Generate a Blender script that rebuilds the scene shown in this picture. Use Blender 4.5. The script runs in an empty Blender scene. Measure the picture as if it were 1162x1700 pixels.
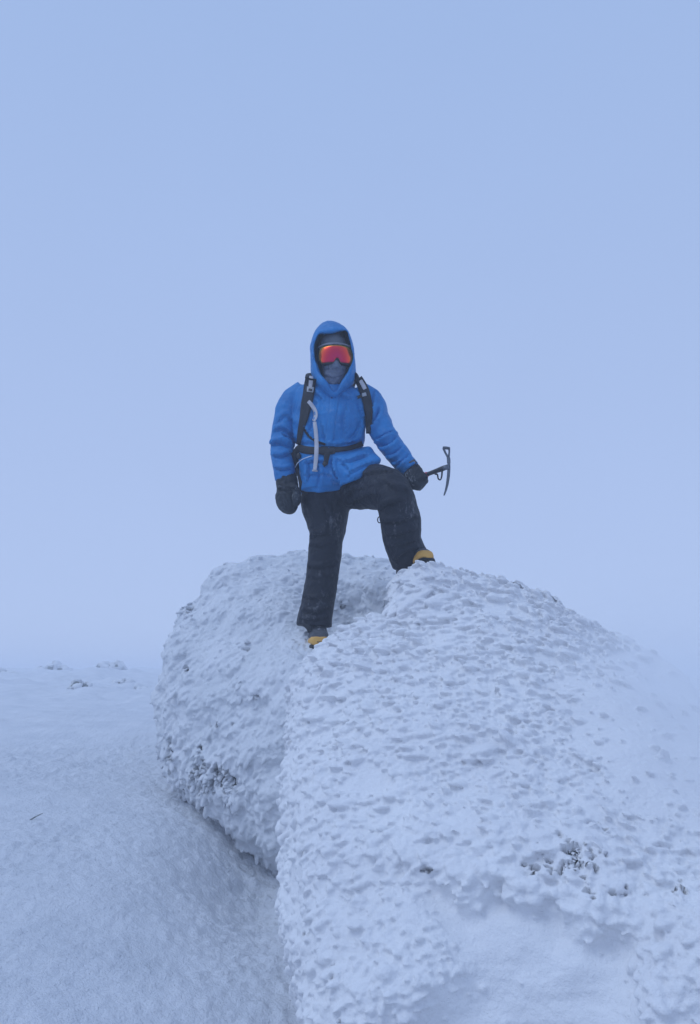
import bpy, bmesh, math, random
import numpy as np
from mathutils import Vector, Matrix
from mathutils.bvhtree import BVHTree

random.seed(7)
RNG = np.random.default_rng(11)
S = bpy.context.scene
COL = S.collection

# ------------------------------------------------------------------ camera, light, exposure
PITCH = math.radians(12.3)
CAMZ = 1.6
F = 1280.0
cam_d = bpy.data.cameras.new('camera')
cam_d.sensor_fit = 'VERTICAL'; cam_d.sensor_height = 36.0; cam_d.lens = 36.0 * F / 1700.0
cam_d.clip_start = 0.05; cam_d.clip_end = 3000
cam = bpy.data.objects.new('camera', cam_d); COL.objects.link(cam)
cam.location = (0, 0, CAMZ); cam.rotation_euler = (math.radians(90) + PITCH, 0, 0)
S.camera = cam

SUN_EL, SUN_AZ = math.radians(58), math.radians(-112)     # azimuth from +Y towards +X
W = bpy.data.worlds.new('World'); S.world = W; W.use_nodes = True
nt = W.node_tree; nt.nodes.clear()
wo = nt.nodes.new('ShaderNodeOutputWorld')
bg = nt.nodes.new('ShaderNodeBackground')
sky = nt.nodes.new('ShaderNodeTexSky'); sky.sky_type = 'NISHITA'; sky.sun_disc = False
sky.sun_elevation = SUN_EL; sky.sun_rotation = SUN_AZ
sky.air_density = 1.0; sky.dust_density = 3.0; sky.ozone_density = 1.0; sky.altitude = 1500
# thick cloud evens the sky out: mix the clear sky with the colour of the cloud
mixw = nt.nodes.new('ShaderNodeMix'); mixw.data_type = 'RGBA'
mixw.inputs['Factor'].default_value = 0.86
gtc = nt.nodes.new('ShaderNodeTexCoord'); gsp = nt.nodes.new('ShaderNodeSeparateXYZ')
gmr = nt.nodes.new('ShaderNodeMapRange'); gmr.inputs['From Min'].default_value = 0.0; gmr.inputs['From Max'].default_value = 0.7
gcr = nt.nodes.new('ShaderNodeMix'); gcr.data_type = 'RGBA'
gcr.inputs[6].default_value = (4.9, 6.08, 9.15, 1)
gcr.inputs[7].default_value = (3.9, 5.4, 8.75, 1)
wn = nt.nodes.new('ShaderNodeTexNoise'); wn.inputs['Scale'].default_value = 1.6; wn.inputs['Detail'].default_value = 3
wm = nt.nodes.new('ShaderNodeMapRange'); wm.inputs['To Min'].default_value = 0.95; wm.inputs['To Max'].default_value = 1.05
wv = nt.nodes.new('ShaderNodeVectorMath'); wv.operation = 'SCALE'
L = nt.links.new
L(gtc.outputs['Generated'], gsp.inputs[0]); L(gsp.outputs['Z'], gmr.inputs['Value'])
L(gmr.outputs[0], gcr.inputs['Factor']); L(sky.outputs[0], mixw.inputs[6])
L(gtc.outputs['Generated'], wn.inputs['Vector']); L(wn.outputs[0], wm.inputs['Value'])
L(gcr.outputs[2], wv.inputs[0]); L(wm.outputs[0], wv.inputs['Scale'])
L(wv.outputs[0], mixw.inputs[7]); L(mixw.outputs[2], bg.inputs['Color'])
bg.inputs['Strength'].default_value = 0.1
L(bg.outputs[0], wo.inputs['Surface'])

sun_d = bpy.data.lights.new('sun', 'SUN'); sun_d.energy = 0.88; sun_d.angle = math.radians(34)
sun_d.color = (0.72, 0.84, 1.0)
sun = bpy.data.objects.new('sun', sun_d); COL.objects.link(sun)
sdir = Vector((math.sin(SUN_AZ) * math.cos(SUN_EL), math.cos(SUN_AZ) * math.cos(SUN_EL), math.sin(SUN_EL)))
sun.rotation_euler = sdir.to_track_quat('Z', 'Y').to_euler(); sun.location = sdir * 30

S.view_settings.view_transform = 'Standard'; S.view_settings.look = 'None'
S.view_settings.exposure = 0.0; S.view_settings.gamma = 1; S.view_settings.use_curve_mapping = False
S.render.engine = 'CYCLES'
S.cycles.use_denoising = True
S.cycles.max_bounces = 8; S.cycles.diffuse_bounces = 6; S.cycles.volume_bounces = 3
S.cycles.volume_step_rate = 4

# ------------------------------------------------------------------ helpers
cP, sP = math.cos(PITCH), math.sin(PITCH)
FW = np.array([0, cP, sP]); UP = np.array([0, -sP, cP])
def P(px, py, Y):
    """the point of the place at distance Y that a sight line through (px, py) meets"""
    d = FW + np.array([1, 0, 0]) * (px - 581) / F + UP * (850 - py) / F
    return np.array([0, 0, CAMZ]) + d * (Y / d[1])
def proj(V):
    R = V - np.array([0, 0, CAMZ])
    dep = np.maximum(R @ FW, 1e-3)
    return 581 + F * R[:, 0] / dep, 850 - F * (R @ UP) / dep
def sm(a, b, x):
    t = np.clip((x - a) / (b - a), 0, 1); return t * t * (3 - 2 * t)

_G = RNG.normal(size=(512, 3)); _G /= np.linalg.norm(_G, axis=1)[:, None]
def perlin(p, seed=0):
    i = np.floor(p).astype(np.int64); f = p - i
    u = f * f * f * (f * (f * 6 - 15) + 10)
    out = 0
    for dx in (0, 1):
        for dy in (0, 1):
            for dz in (0, 1):
                h = ((i[:, 0] + dx) * 73856093) ^ ((i[:, 1] + dy) * 19349663) ^ ((i[:, 2] + dz) * 83492791) ^ (seed * 2654435 + 977)
                h = (h ^ (h >> 13)) * 1274126177
                g = _G[(h ^ (h >> 16)) & 511]
                w = (u[:, 0] if dx else 1 - u[:, 0]) * (u[:, 1] if dy else 1 - u[:, 1]) * (u[:, 2] if dz else 1 - u[:, 2])
                out = out + w * (g[:, 0] * (f[:, 0] - dx) + g[:, 1] * (f[:, 1] - dy) + g[:, 2] * (f[:, 2] - dz))
    return out * 1.5
def fbm(p, octv=4, seed=0, gain=0.5):
    a, o, n = 1.0, 0, 0
    for k in range(octv):
        o = o + a * perlin(p * 2 ** k, seed + k); n += a; a *= gain
    return o / n

def mesh_np(name, V, Fc):
    """V (n,3), Fc (m,k) all faces with k corners"""
    me = bpy.data.meshes.new(name)
    m, k = Fc.shape
    me.vertices.add(len(V)); me.vertices.foreach_set('co', np.asarray(V, dtype=np.float32).ravel())
    me.loops.add(m * k); me.loops.foreach_set('vertex_index', Fc.astype(np.int32).ravel())
    me.polygons.add(m); me.polygons.foreach_set('loop_start', np.arange(0, m * k, k, dtype=np.int32))
    me.update(calc_edges=True); me.validate()
    return me
def get_v(me):
    a = np.empty(len(me.vertices) * 3, dtype=np.float32); me.vertices.foreach_get('co', a); return a.reshape(-1, 3).astype(float)
def get_n(me):
    a = np.empty(len(me.vertices) * 3, dtype=np.float32); me.vertex_normals.foreach_get('vector', a); return a.reshape(-1, 3).astype(float)
def set_v(me, V):
    me.vertices.foreach_set('co', V.astype(np.float32).ravel()); me.update()
def get_tri(me):
    me.calc_loop_triangles()
    a = np.empty(len(me.loop_triangles) * 3, dtype=np.int32); me.loop_triangles.foreach_get('vertices', a); return a.reshape(-1, 3)
def smooth(me):
    me.polygons.foreach_set('use_smooth', [True] * len(me.polygons)); me.update()

def remesh(me, voxel, iters=2, fac=0.5):
    o = bpy.data.objects.new('temporary', me); COL.objects.link(o)
    r = o.modifiers.new('r', 'REMESH'); r.mode = 'VOXEL'; r.voxel_size = voxel
    if iters:
        s = o.modifiers.new('s', 'SMOOTH'); s.iterations = iters; s.factor = fac
    dg = bpy.context.evaluated_depsgraph_get(); dg.update()
    out = bpy.data.meshes.new_from_object(o.evaluated_get(dg))
    bpy.data.objects.remove(o); bpy.data.meshes.remove(me)
    return out

def subset(V, Q, keep):
    Q = Q[keep]; u, inv = np.unique(Q, return_inverse=True)
    return V[u], inv.reshape(Q.shape)
def get_quads(me):
    a = np.empty(len(me.loops), dtype=np.int32); me.loops.foreach_get('vertex_index', a)
    return a.reshape(-1, 4)
def two_detail(soup, fine, coarse, iters, fac):
    """the near side of a boulder at full detail, its far and buried sides coarser, overlapping a little"""
    me0 = soup.mesh('crust'); me1 = me0.copy(); VV, QQ, n0 = [], [], 0
    for me, vx, near_ in ((me0, fine, True), (me1, coarse, False)):
        me = remesh(me, vx, iters, fac); V, N, Q = get_v(me), get_n(me), get_quads(me)
        if not near_: V = V - N * .0015
        C = V[Q].mean(1); NQ = N[Q].mean(1)
        key = np.floor(C / .10).astype(np.int64); key = (key[:, 0] * 4001 + key[:, 1]) * 4001 + key[:, 2]
        u, inv = np.unique(key, return_inverse=True); inv = inv.ravel()
        A = np.stack([np.bincount(inv, NQ[:, k]) for k in range(3)], 1); A /= np.linalg.norm(A, axis=1)[:, None] + 1e-9
        view = C - np.array([0, 0, CAMZ]); view /= np.linalg.norm(view, axis=1)[:, None]
        f = (A[inv] * view).sum(1); px, py = proj(C)
        frame = (px > -60) & (px < 1330) & (py < 1780) & (C[:, 1] > .5)
        buried = C[:, 2] < ground_z(C[:, 0], C[:, 1], False) - .12
        if near_: keep = (f < .32) & frame & ~buried
        else: keep = (f > .22) | ~((px > -40) & (px < 1270) & (py < 1740)) | (C[:, 2] < ground_z(C[:, 0], C[:, 1], False) - .08)
        V, Q = subset(V, Q, keep); VV.append(V); QQ.append(Q + n0); n0 += len(V)
        bpy.data.meshes.remove(me)
    return mesh_np('crust', np.vstack(VV), np.vstack(QQ))

_bm = bmesh.new(); bmesh.ops.create_icosphere(_bm, subdivisions=2, radius=1)
ICO_V = np.array([v.co[:] for v in _bm.verts]); ICO_F = np.array([[v.index for v in f.verts] for f in _bm.faces]); _bm.free()
_bm = bmesh.new(); bmesh.ops.create_icosphere(_bm, subdivisions=3, radius=1)
ICO3_V = np.array([v.co[:] for v in _bm.verts]); ICO3_F = np.array([[v.index for v in f.verts] for f in _bm.faces]); _bm.free()

class Soup:
    """collects triangles"""
    def __init__(s): s.V = []; s.F = []; s.n = 0
    def add(s, V, Fc):
        Fc = np.asarray(Fc)
        if Fc.shape[1] == 4: Fc = np.vstack([Fc[:, [0, 1, 2]], Fc[:, [0, 2, 3]]])
        s.V.append(np.asarray(V, float)); s.F.append(Fc + s.n); s.n += len(V)
        return s
    def ball(s, c, r, rot=None):
        r = np.array(r) if np.ndim(r) else np.array([r] * 3)
        V = ICO3_V * r
        if rot is not None: V = V @ np.array(rot).T
        return s.add(V + np.array(c), ICO3_F)
    def hull(s, spheres):
        bm = bmesh.new()
        for (c, r) in spheres:
            for v in ICO_V * r + np.array(c): bm.verts.new(v)
        h = bmesh.ops.convex_hull(bm, input=bm.verts)
        bmesh.ops.delete(bm, geom=[v for v in bm.verts if not v.link_faces], context='VERTS')
        bmesh.ops.triangulate(bm, faces=bm.faces)
        bm.verts.index_update()
        V = np.array([v.co[:] for v in bm.verts]); Fc = np.array([[v.index for v in f.verts] for f in bm.faces]); bm.free()
        return s.add(V, Fc)
    def tube(s, rings, n=28, ref=(0, 1, 0), power=2.0, caps=True):
        """rings: (centre, half width, half depth); width lies across the path, depth along ref"""
        C = np.array([r[0] for r in rings], float); ref = np.array(ref, float)
        T = np.gradient(C, axis=0); T /= np.linalg.norm(T, axis=1)[:, None]
        a = np.linspace(0, 2 * math.pi, n, endpoint=False)
        ca, sa = np.cos(a), np.sin(a)
        ca = np.sign(ca) * np.abs(ca) ** (2 / power); sa = np.sign(sa) * np.abs(sa) ** (2 / power)
        V = []
        for k, (c, w, d) in enumerate(rings):
            side = np.cross(T[k], ref); side /= np.linalg.norm(side)
            dep = np.cross(side, T[k])
            V.append(C[k] + np.outer(ca, side) * w + np.outer(sa, dep) * d)
        V = np.vstack(V); m = len(rings)
        i = np.arange(n); j = (i + 1) % n
        Fc = np.vstack([np.stack([k * n + i, k * n + j, (k + 1) * n + j, (k + 1) * n + i], 1) for k in range(m - 1)])
        Fc = np.vstack([Fc[:, [0, 1, 2]], Fc[:, [0, 2, 3]]])
        if caps:
            V = np.vstack([V, C[0], C[-1]]); q = m * n
            Fc = np.vstack([Fc, np.stack([j, i, np.full(n, q)], 1), np.stack([(m - 1) * n + i, (m - 1) * n + j, np.full(n, q + 1)], 1)])
        return s.add(V, Fc)
    def mesh(s, name): return mesh_np(name, np.vstack(s.V), np.vstack(s.F))

def dens(rings, k=4):
    """splines the rings of a tube so that it bends smoothly"""
    A = np.array([list(r[0]) + [r[1], r[2]] for r in rings], float); n = len(A); out = []
    for i in range(n - 1):
        p0, p1, p2, p3 = A[max(i - 1, 0)], A[i], A[i + 1], A[min(i + 2, n - 1)]
        for t in np.arange(k) / k:
            out.append(0.5 * (2 * p1 + (p2 - p0) * t + (2 * p0 - 5 * p1 + 4 * p2 - p3) * t * t + (3 * p1 - p0 - 3 * p2 + p3) * t ** 3))
    out.append(A[-1])
    return [(o[:3], o[3], o[4]) for o in out]

def link(name, me, mat, parent=None):
    me.name = name
    if mat is not None:
        me.materials.clear(); me.materials.append(mat)
    o = bpy.data.objects.new(name, me); COL.objects.link(o)
    if parent is not None:
        o.parent = parent; o.matrix_parent_inverse = Matrix.Translation(-Vector(world_loc(parent)))
    return o
def world_loc(o):
    v = Vector(o.location)
    while o.parent: 
        if o.type == 'EMPTY' or True: pass
        o = o.parent
        if o.type == 'EMPTY': return o.location.copy() if o.parent is None else v
    return v
def thing(name, label, cat, loc, group=None):
    o = bpy.data.objects.new(name, None); COL.objects.link(o); o.location = Vector(loc)
    o.empty_display_size = 0.1
    tag(o, label, cat, group); return o
def tag(o, label=None, cat=None, group=None, kind=None):
    for k, v in (('label', label), ('category', cat), ('group', group), ('kind', kind)):
        if v: o[k] = v
    return o
def part(name, me, mat, parent, sm_=True):
    """a mesh modelled in the place's own coordinates, hung under its thing (or part)"""
    if sm_: smooth(me)
    root = parent
    while root.parent: root = root.parent
    off = np.array(root.location)
    set_v(me, get_v(me) - off)
    me.name = name; me.materials.clear(); me.materials.append(mat)
    o = bpy.data.objects.new(name, me); COL.objects.link(o); o.parent = parent
    return o

# ------------------------------------------------------------------ materials
def mat(name, col, rough=0.6, metal=0.0, spec=0.5):
    m = bpy.data.materials.new(name); m.use_nodes = True
    b = m.node_tree.nodes['Principled BSDF']
    b.inputs['Base Color'].default_value = (*col, 1); b.inputs['Roughness'].default_value = rough
    b.inputs['Metallic'].default_value = metal; b.inputs['Specular IOR Level'].default_value = spec
    return m, m.node_tree, b
def noise_node(nt, scale, detail=4, rough=0.5, vec=None, stretch=None):
    n = nt.nodes.new('ShaderNodeTexNoise'); n.inputs['Scale'].default_value = scale
    n.inputs['Detail'].default_value = detail; n.inputs['Roughness'].default_value = rough
    if vec is None:
        g = nt.nodes.new('ShaderNodeNewGeometry'); vec = g.outputs['Position']
    if stretch:
        mp = nt.nodes.new('ShaderNodeMapping'); mp.inputs['Scale'].default_value = stretch
        nt.links.new(vec, mp.inputs['Vector']); vec = mp.outputs[0]
    nt.links.new(vec, n.inputs['Vector']); return n
def bump(nt, b, hs, dist, strength=1.0):
    prev = None
    for (h, d) in zip(hs, dist):
        n = nt.nodes.new('ShaderNodeBump'); n.inputs['Distance'].default_value = d; n.inputs['Strength'].default_value = strength
        nt.links.new(h, n.inputs['Height'])
        if prev: nt.links.new(prev.outputs[0], n.inputs['Normal'])
        prev = n
    nt.links.new(prev.outputs[0], b.inputs['Normal'])
def ramp(nt, fac, stops):
    r = nt.nodes.new('ShaderNodeValToRGB'); e = r.color_ramp.elements
    while len(e) < len(stops): e.new(0.5)
    for q, (p, c) in zip(e, stops): q.position = p; q.color = (*c, 1)
    nt.links.new(fac, r.inputs[0]); return r

def snow_mat(name, c0, c1, grain=0.0015, gs=260, sss=0.0):
    m, t, b = mat(name, c0, 0.75, 0, 0.25)
    n1 = noise_node(t, 3.5, 5, 0.6); r = ramp(t, n1.outputs[0], [(0.3, c0), (0.7, c1)])
    t.links.new(r.outputs[0], b.inputs['Base Color'])
    n2 = noise_node(t, gs, 3, 0.6); n3 = noise_node(t, 60, 4, 0.65)
    bump(t, b, [n3.outputs[0], n2.outputs[0]], [grain * 4, grain])
    if sss:
        b.inputs['Subsurface Weight'].default_value = sss; b.inputs['Subsurface Radius'].default_value = (0.01, 0.012, 0.02)
        b.inputs['Subsurface Scale'].default_value = 1.0
    return m
M = {}
M['rime'] = snow_mat('rime', (0.76, 0.76, 0.78), (0.83, 0.83, 0.84))
M['rime_old'] = snow_mat('old_rime', (0.67, 0.69, 0.72), (0.77, 0.78, 0.805), 0.002)
M['snow'] = snow_mat('snow', (0.64, 0.665, 0.71), (0.75, 0.765, 0.80), 0.003, 150)
m, t, b = mat('rock', (0.09, 0.10, 0.095), 0.85)
n = noise_node(t, 22, 6, 0.65); r = ramp(t, n.outputs[0], [(0.3, (0.06, 0.07, 0.07)), (0.5, (0.14, 0.155, 0.15)), (0.68, (0.42, 0.44, 0.45))])
t.links.new(r.outputs[0], b.inputs['Base Color']); bump(t, b, [n.outputs[0]], [0.02]); M['rock'] = m

m, t, b = mat('frosted_rock', (0.2, 0.22, 0.22), 0.85)
n = noise_node(t, 40, 6, 0.7); r = ramp(t, n.outputs[0], [(0.3, (0.10, 0.115, 0.115)), (0.5, (0.22, 0.24, 0.24)), (0.64, (0.5, 0.52, 0.54))])
t.links.new(r.outputs[0], b.inputs['Base Color']); bump(t, b, [n.outputs[0]], [0.02]); M['frosted'] = m

def cloth(name, c0, c1, rough=0.7, scale=30, fold=0.004, dust=0.0):
    m, t, b = mat(name, c0, rough, 0, 0.3)
    n1 = noise_node(t, 9, 5, 0.6); r = ramp(t, n1.outputs[0], [(0.3, c0), (0.72, c1)])
    out = r.outputs[0]
    if dust:
        n4 = noise_node(t, 70, 6, 0.75, stretch=(1, 1, 0.5)); n5 = noise_node(t, 7, 3, 0.6)
        mu = t.nodes.new('ShaderNodeMath'); mu.operation = 'MULTIPLY'
        t.links.new(n4.outputs[0], mu.inputs[0]); t.links.new(n5.outputs[0], mu.inputs[1])
        rr = ramp(t, mu.outputs[0], [(0.31, (0, 0, 0)), (0.44, (dust,) * 3)])
        mx = t.nodes.new('ShaderNodeMix'); mx.data_type = 'RGBA'
        t.links.new(rr.outputs[0], mx.inputs[0]); t.links.new(out, mx.inputs[6]); mx.inputs[7].default_value = (0.6, 0.63, 0.68, 1)
        out = mx.outputs[2]
    t.links.new(out, b.inputs['Base Color'])
    n2 = noise_node(t, scale, 4, 0.55); n3 = noise_node(t, 700, 2, 0.5)
    bump(t, b, [n2.outputs[0], n3.outputs[0]], [fold, 0.0004])
    return m
M['jacket'] = cloth('blue_shell_fabric', (0.006, 0.145, 0.41), (0.012, 0.205, 0.52), 0.55, 16, 0.012, dust=0.16)
M['jacket_in'] = cloth('hood_lining', (0.008, 0.045, 0.17), (0.012, 0.065, 0.23), 0.7)
M['trouser'] = cloth('black_shell_fabric', (0.002, 0.0035, 0.010), (0.006, 0.009, 0.020), 0.6, 18, 0.018, dust=0.22)
M['mitten'] = cloth('mitten_fabric', (0.008, 0.011, 0.016), (0.03, 0.036, 0.046), 0.65, 28, 0.012, dust=0.5)
M['strap'] = cloth('pack_fabric', (0.010, 0.012, 0.017), (0.024, 0.027, 0.034), 0.7, 60, 0.003)
M['beanie'] = cloth('grey_knit', (0.08, 0.095, 0.12), (0.15, 0.17, 0.20), 0.9, 90, 0.004)
M['brim'] = cloth('goggle_strap', (0.07, 0.085, 0.11), (0.30, 0.33, 0.38), 0.8, 160, 0.004)
M['buff'] = cloth('neck_gaiter', (0.12, 0.15, 0.215), (0.22, 0.25, 0.33), 0.85, 30, 0.02)
M['web'] = cloth('grey_webbing', (0.42, 0.42, 0.46), (0.55, 0.54, 0.57), 0.7, 150, 0.001)
M['plastic'] = mat('grey_plastic', (0.33, 0.35, 0.38), 0.45)[0]
M['black'] = mat('black_plastic', (0.012, 0.013, 0.016), 0.4)[0]
M['skin'] = mat('skin', (0.5, 0.3, 0.22), 0.5)[0]
M['yellow'] = cloth('yellow_rubber', (0.66, 0.34, 0.07), (0.76, 0.44, 0.11), 0.55, 40, 0.002, dust=0.3)
M['sole'] = cloth('sole_rubber', (0.012, 0.013, 0.015), (0.03, 0.032, 0.035), 0.7, 60, 0.004, dust=0.9)
M['boot'] = cloth('boot_fabric', (0.03, 0.033, 0.042), (0.10, 0.105, 0.12), 0.7, 80, 0.006, dust=0.95)
M['steel'] = cloth('axe_steel', (0.10, 0.115, 0.14), (0.17, 0.19, 0.22), 0.42, 60, 0.001)
M['steel'].node_tree.nodes['Principled BSDF'].inputs['Metallic'].default_value = 0.5
M['alu'] = cloth('axe_shaft_coating', (0.018, 0.02, 0.026), (0.05, 0.055, 0.065), 0.45, 60, 0.001)
M['red'] = mat('red_rubber', (0.42, 0.01, 0.04), 0.5)[0]
M['white'] = mat('pale_cord', (0.62, 0.64, 0.68), 0.6)[0]
M['ink'] = mat('dark_print', (0.02, 0.02, 0.025), 0.7)[0]
# mirrored lens: the coating's hue shifts from magenta to orange and yellow with the angle it is seen at
m, t, b = mat('mirrored_lens', (0.7, 0.05, 0.08), 0.22, 0.75)
lw = t.nodes.new('ShaderNodeLayerWeight'); lw.inputs['Blend'].default_value = 0.5
r = ramp(t, lw.outputs['Facing'], [(0.0, (0.50, 0.014, 0.10)), (0.14, (0.62, 0.018, 0.06)), (0.30, (0.95, 0.085, 0.03)), (0.44, (1.0, 0.30, 0.035)), (0.56, (1.0, 0.75, 0.12))])
t.links.new(r.outputs[0], b.inputs['Base Color']); M['lens'] = m

# ------------------------------------------------------------------ the snow field
PY_ = np.array([-40, -3, 0, 1, 2.2, 3.3, 4.5, 7, 12, 25, 50, 90, 150, 420.])
PZ_ = np.array([-1.2, 0.0, .15, .38, .70, .80, 1.0, 1.22, 1.42, 1.75, 2.25, 2.7, 2.6, 0.5])
def ground_z(x, y, fine=True):
    z = np.interp(y, PY_, PZ_)
    # soften the profile
    z = (z + np.interp(y - .5, PY_, PZ_) + np.interp(y + .5, PY_, PZ_) + np.interp(y - 1, PY_, PZ_) + np.interp(y + 1, PY_, PZ_)) / 5
    z = z + 0.10 * sm(-0.5, -2.2, x) * sm(0.5, 2, y) * sm(12, 4, y)
    z = z - 0.03 * np.clip(x - 2, 0, 60) * sm(3, 8, y)
    # wind scoop beside the boulders
    seg = np.exp(-(((x + 0.30) / 0.42) ** 2)) * sm(1.4, 2.4, y) * sm(4.7, 3.6, y)
    z = z - 0.20 * sm(-1.15, -0.05, x) * sm(1.2, 2.2, y) * sm(4.6, 3.4, y)
    z = z - 0.23 * np.exp(-(((x + 0.42) / 0.27) ** 2 + ((y - 3.9) / 0.6) ** 2))
    p = np.stack([x, y, np.zeros_like(x)], 1)
    z = z + 0.10 * perlin(p * np.array([.35, .5, 1]), 3) * sm(0, 6, np.abs(y)) + 0.5 * perlin(p * 0.03, 5) * sm(20, 80, y)
    if fine:
        near = sm(30, 4, y)
        q = p.copy(); wv_ = perlin(p * 1.3, 8)
        q[:, 0] += 0.07 * wv_; q[:, 1] += 0.06 * wv_
        mot = 0.45 + 0.8 * sm(-.3, .4, perlin(p * .9, 44)) + .5 * sm(-1.3, -.3, x)
        z = z + near * (0.030 * fbm(q * np.array([1.3, 3.2, 1]), 3, 21)
                        + 0.018 * mot * fbm(q * np.array([8, 8, 1]), 4, 31, .6)
                        + 0.014 * mot * np.maximum(0, perlin(q * 22, 55))
                        + 0.008 * mot * perlin(p * 34, 51) + .004 * perlin(p * 60, 52))
        z = z + .22 * np.exp(-((x + 6.4) / .95) ** 2 - ((y - 20) / 2.5) ** 2) + .16 * np.exp(-((x + 9.6) / .8) ** 2 - ((y - 20) / 2) ** 2) + .06 * np.exp(-((x + 4.1) / .7) ** 2 - ((y - 13) / 1.5) ** 2)
        # hummocks of frozen rubble under the far edge
        z = z + 0.16 * np.maximum(0, fbm(p * np.array([.9, .8, 1]), 3, 63) * 2) * sm(9, 14, y) * sm(60, 28, y) + 0.75 * fbm(p * np.array([.35, .2, 1]), 4, 66, .6) * sm(22, 45, y) + .17 * fbm(p * np.array([2.2, 2, 1]), 4, 64, .6) * sm(7, 12, y) * sm(40, 25, y)
        z = z + 0.05 * np.maximum(0, perlin(p * np.array([.5, 1.6, 1]), 61)) * sm(5, 9, y) * sm(60, 20, y)
    return z
def axis_(fine0, fine1, step, far0, far1, growth):
    a = list(np.arange(fine0, fine1, step)); s = step; v = a[-1]
    while v < far1: s *= growth; v += s; a.append(v)
    s = step; v = a[0]; lo = []
    while v > far0: s *= growth; v -= s; lo.append(v)
    return np.array(lo[::-1] + a)
gx = axis_(-2.2, 0.1, 0.0115, -400, 400, 1.05); gy = axis_(1.9, 5.0, 0.0115, -40, 410, 1.028)
X, Y = np.meshgrid(gx, gy); nx, ny = len(gx), len(gy)
x, y = X.ravel(), Y.ravel()
V = np.stack([x, y, ground_z(x, y)], 1)
ii, jj = np.meshgrid(np.arange(nx - 1), np.arange(ny - 1)); a0 = (jj * nx + ii).ravel()
me = mesh_np('snow_field', V, np.stack([a0, a0 + 1, a0 + nx + 1, a0 + nx], 1)); smooth(me)
o = link('snow_field', me, M['snow']); tag(o, kind='structure')

# ------------------------------------------------------------------ boulders under rime
def sphere_px(px, py, Y, r): return (P(px, py, Y), r)
def sample(me, n, weight):
    V = get_v(me); N = get_n(me); T = get_tri(me)
    A, B, C = V[T[:, 0]], V[T[:, 1]], V[T[:, 2]]
    area = np.linalg.norm(np.cross(B - A, C - A), axis=1) / 2
    ctr = (A + B + C) / 3; nn = N[T].mean(1); nn /= np.linalg.norm(nn, axis=1)[:, None] + 1e-9
    w = area * weight(ctr, nn); w = np.maximum(w, 0); tot = w.sum()
    k = RNG.choice(len(T), size=n, p=w / tot)
    u, v = RNG.random(n), RNG.random(n); f = u + v > 1; u[f] = 1 - u[f]; v[f] = 1 - v[f]
    pos = A[k] + (B[k] - A[k]) * u[:, None] + (C[k] - A[k]) * v[:, None]
    return pos, nn[k]
def lobes(pos, nor, wind, size, asp=(1.0, .5, .32), tilt=25, lift=0.2, spread=0.35, taper=0.35, shelf=0.0, ref_d=3.2):
    """rounded, leaf-like growths of rime that lean into the wind; returns V, F"""
    n = len(pos)
    w = wind + RNG.normal(size=(n, 3)) * spread
    w = w / np.linalg.norm(w, axis=1)[:, None]
    t = w - nor * (w * nor).sum(1)[:, None]; t /= np.linalg.norm(t, axis=1)[:, None] + 1e-9
    al = np.radians(tilt + RNG.normal(size=n) * 9)
    l = t * np.cos(al)[:, None] + nor * np.sin(al)[:, None]
    s = np.cross(nor, t); d = np.cross(l, s)
    if shelf:      # thin side up: little shelves that stand out of a steep face
        up = nor * (1 - shelf) + np.array([0, 0, 1.0]) * shelf + RNG.normal(size=(n, 3)) * .15
        d = up - l * (up * l).sum(1)[:, None]; d /= np.linalg.norm(d, axis=1)[:, None] + 1e-9; s = np.cross(d, l)
    s0 = size * np.clip(RNG.lognormal(0, 0.32, n), .5, 1.7)
    s0 = s0 * np.clip(np.linalg.norm(pos - [0, 0, CAMZ], axis=1) / ref_d, .45, 1.3)
    T = ICO_V
    X = T[:, 0][None, :]; tw = 1 + taper * X
    ax = s0 * asp[0]; ay = s0 * asp[1] * (0.8 + 0.5 * RNG.random(n)); az = s0 * asp[2] * (0.8 + 0.4 * RNG.random(n))
    C = pos + nor * (s0 * lift)[:, None]
    bend = (X ** 2) * (-0.22) * az[:, None]
    V = (C[:, None, :] + (X * ax[:, None])[..., None] * l[:, None, :]
         + (T[:, 1][None, :] * tw * ay[:, None])[..., None] * s[:, None, :]
         + (T[:, 2][None, :] * tw * az[:, None] + bend)[..., None] * d[:, None, :])
    m = len(T)
    Fc = (ICO_F[None] + (np.arange(n) * m)[:, None, None]).reshape(-1, 3)
    return V.reshape(-1, 3), Fc
def near(C, spots):
    """0..1 near the listed (px, py, radius x, radius y) spots of the near faces"""
    px, py = proj(C); w = np.zeros(len(C))
    for (a, b_, rx, ry, s) in spots: w = np.maximum(w, s * np.exp(-(((px - a) / rx) ** 2 + ((py - b_) / ry) ** 2)))
    return w

def bare(crust, rock, spots, fq):
    """opens the crust down to the rock in ragged flecks at the listed spots"""
    V = get_v(crust); h = near(V, spots)
    q = .85 * np.minimum(h, 1.05) + sm(.12, .4, h) * (.75 * perlin(V * np.array([fq, fq, fq * .7]), 90) + .5 * perlin(V * fq * 2.0, 91))
    idx = np.where(q > .72)[0]
    T = BVHTree.FromPolygons([tuple(v) for v in get_v(rock)], [tuple(t) for t in get_tri(rock)])
    s = sm(.72, .86, q)
    for i in idx:
        loc, nn, _, _ = T.find_nearest(Vector(V[i]))
        if loc is not None: V[i] = V[i] * (1 - s[i]) + (np.array(loc) - np.array(nn) * .012) * s[i]
    set_v(crust, V)

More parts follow.
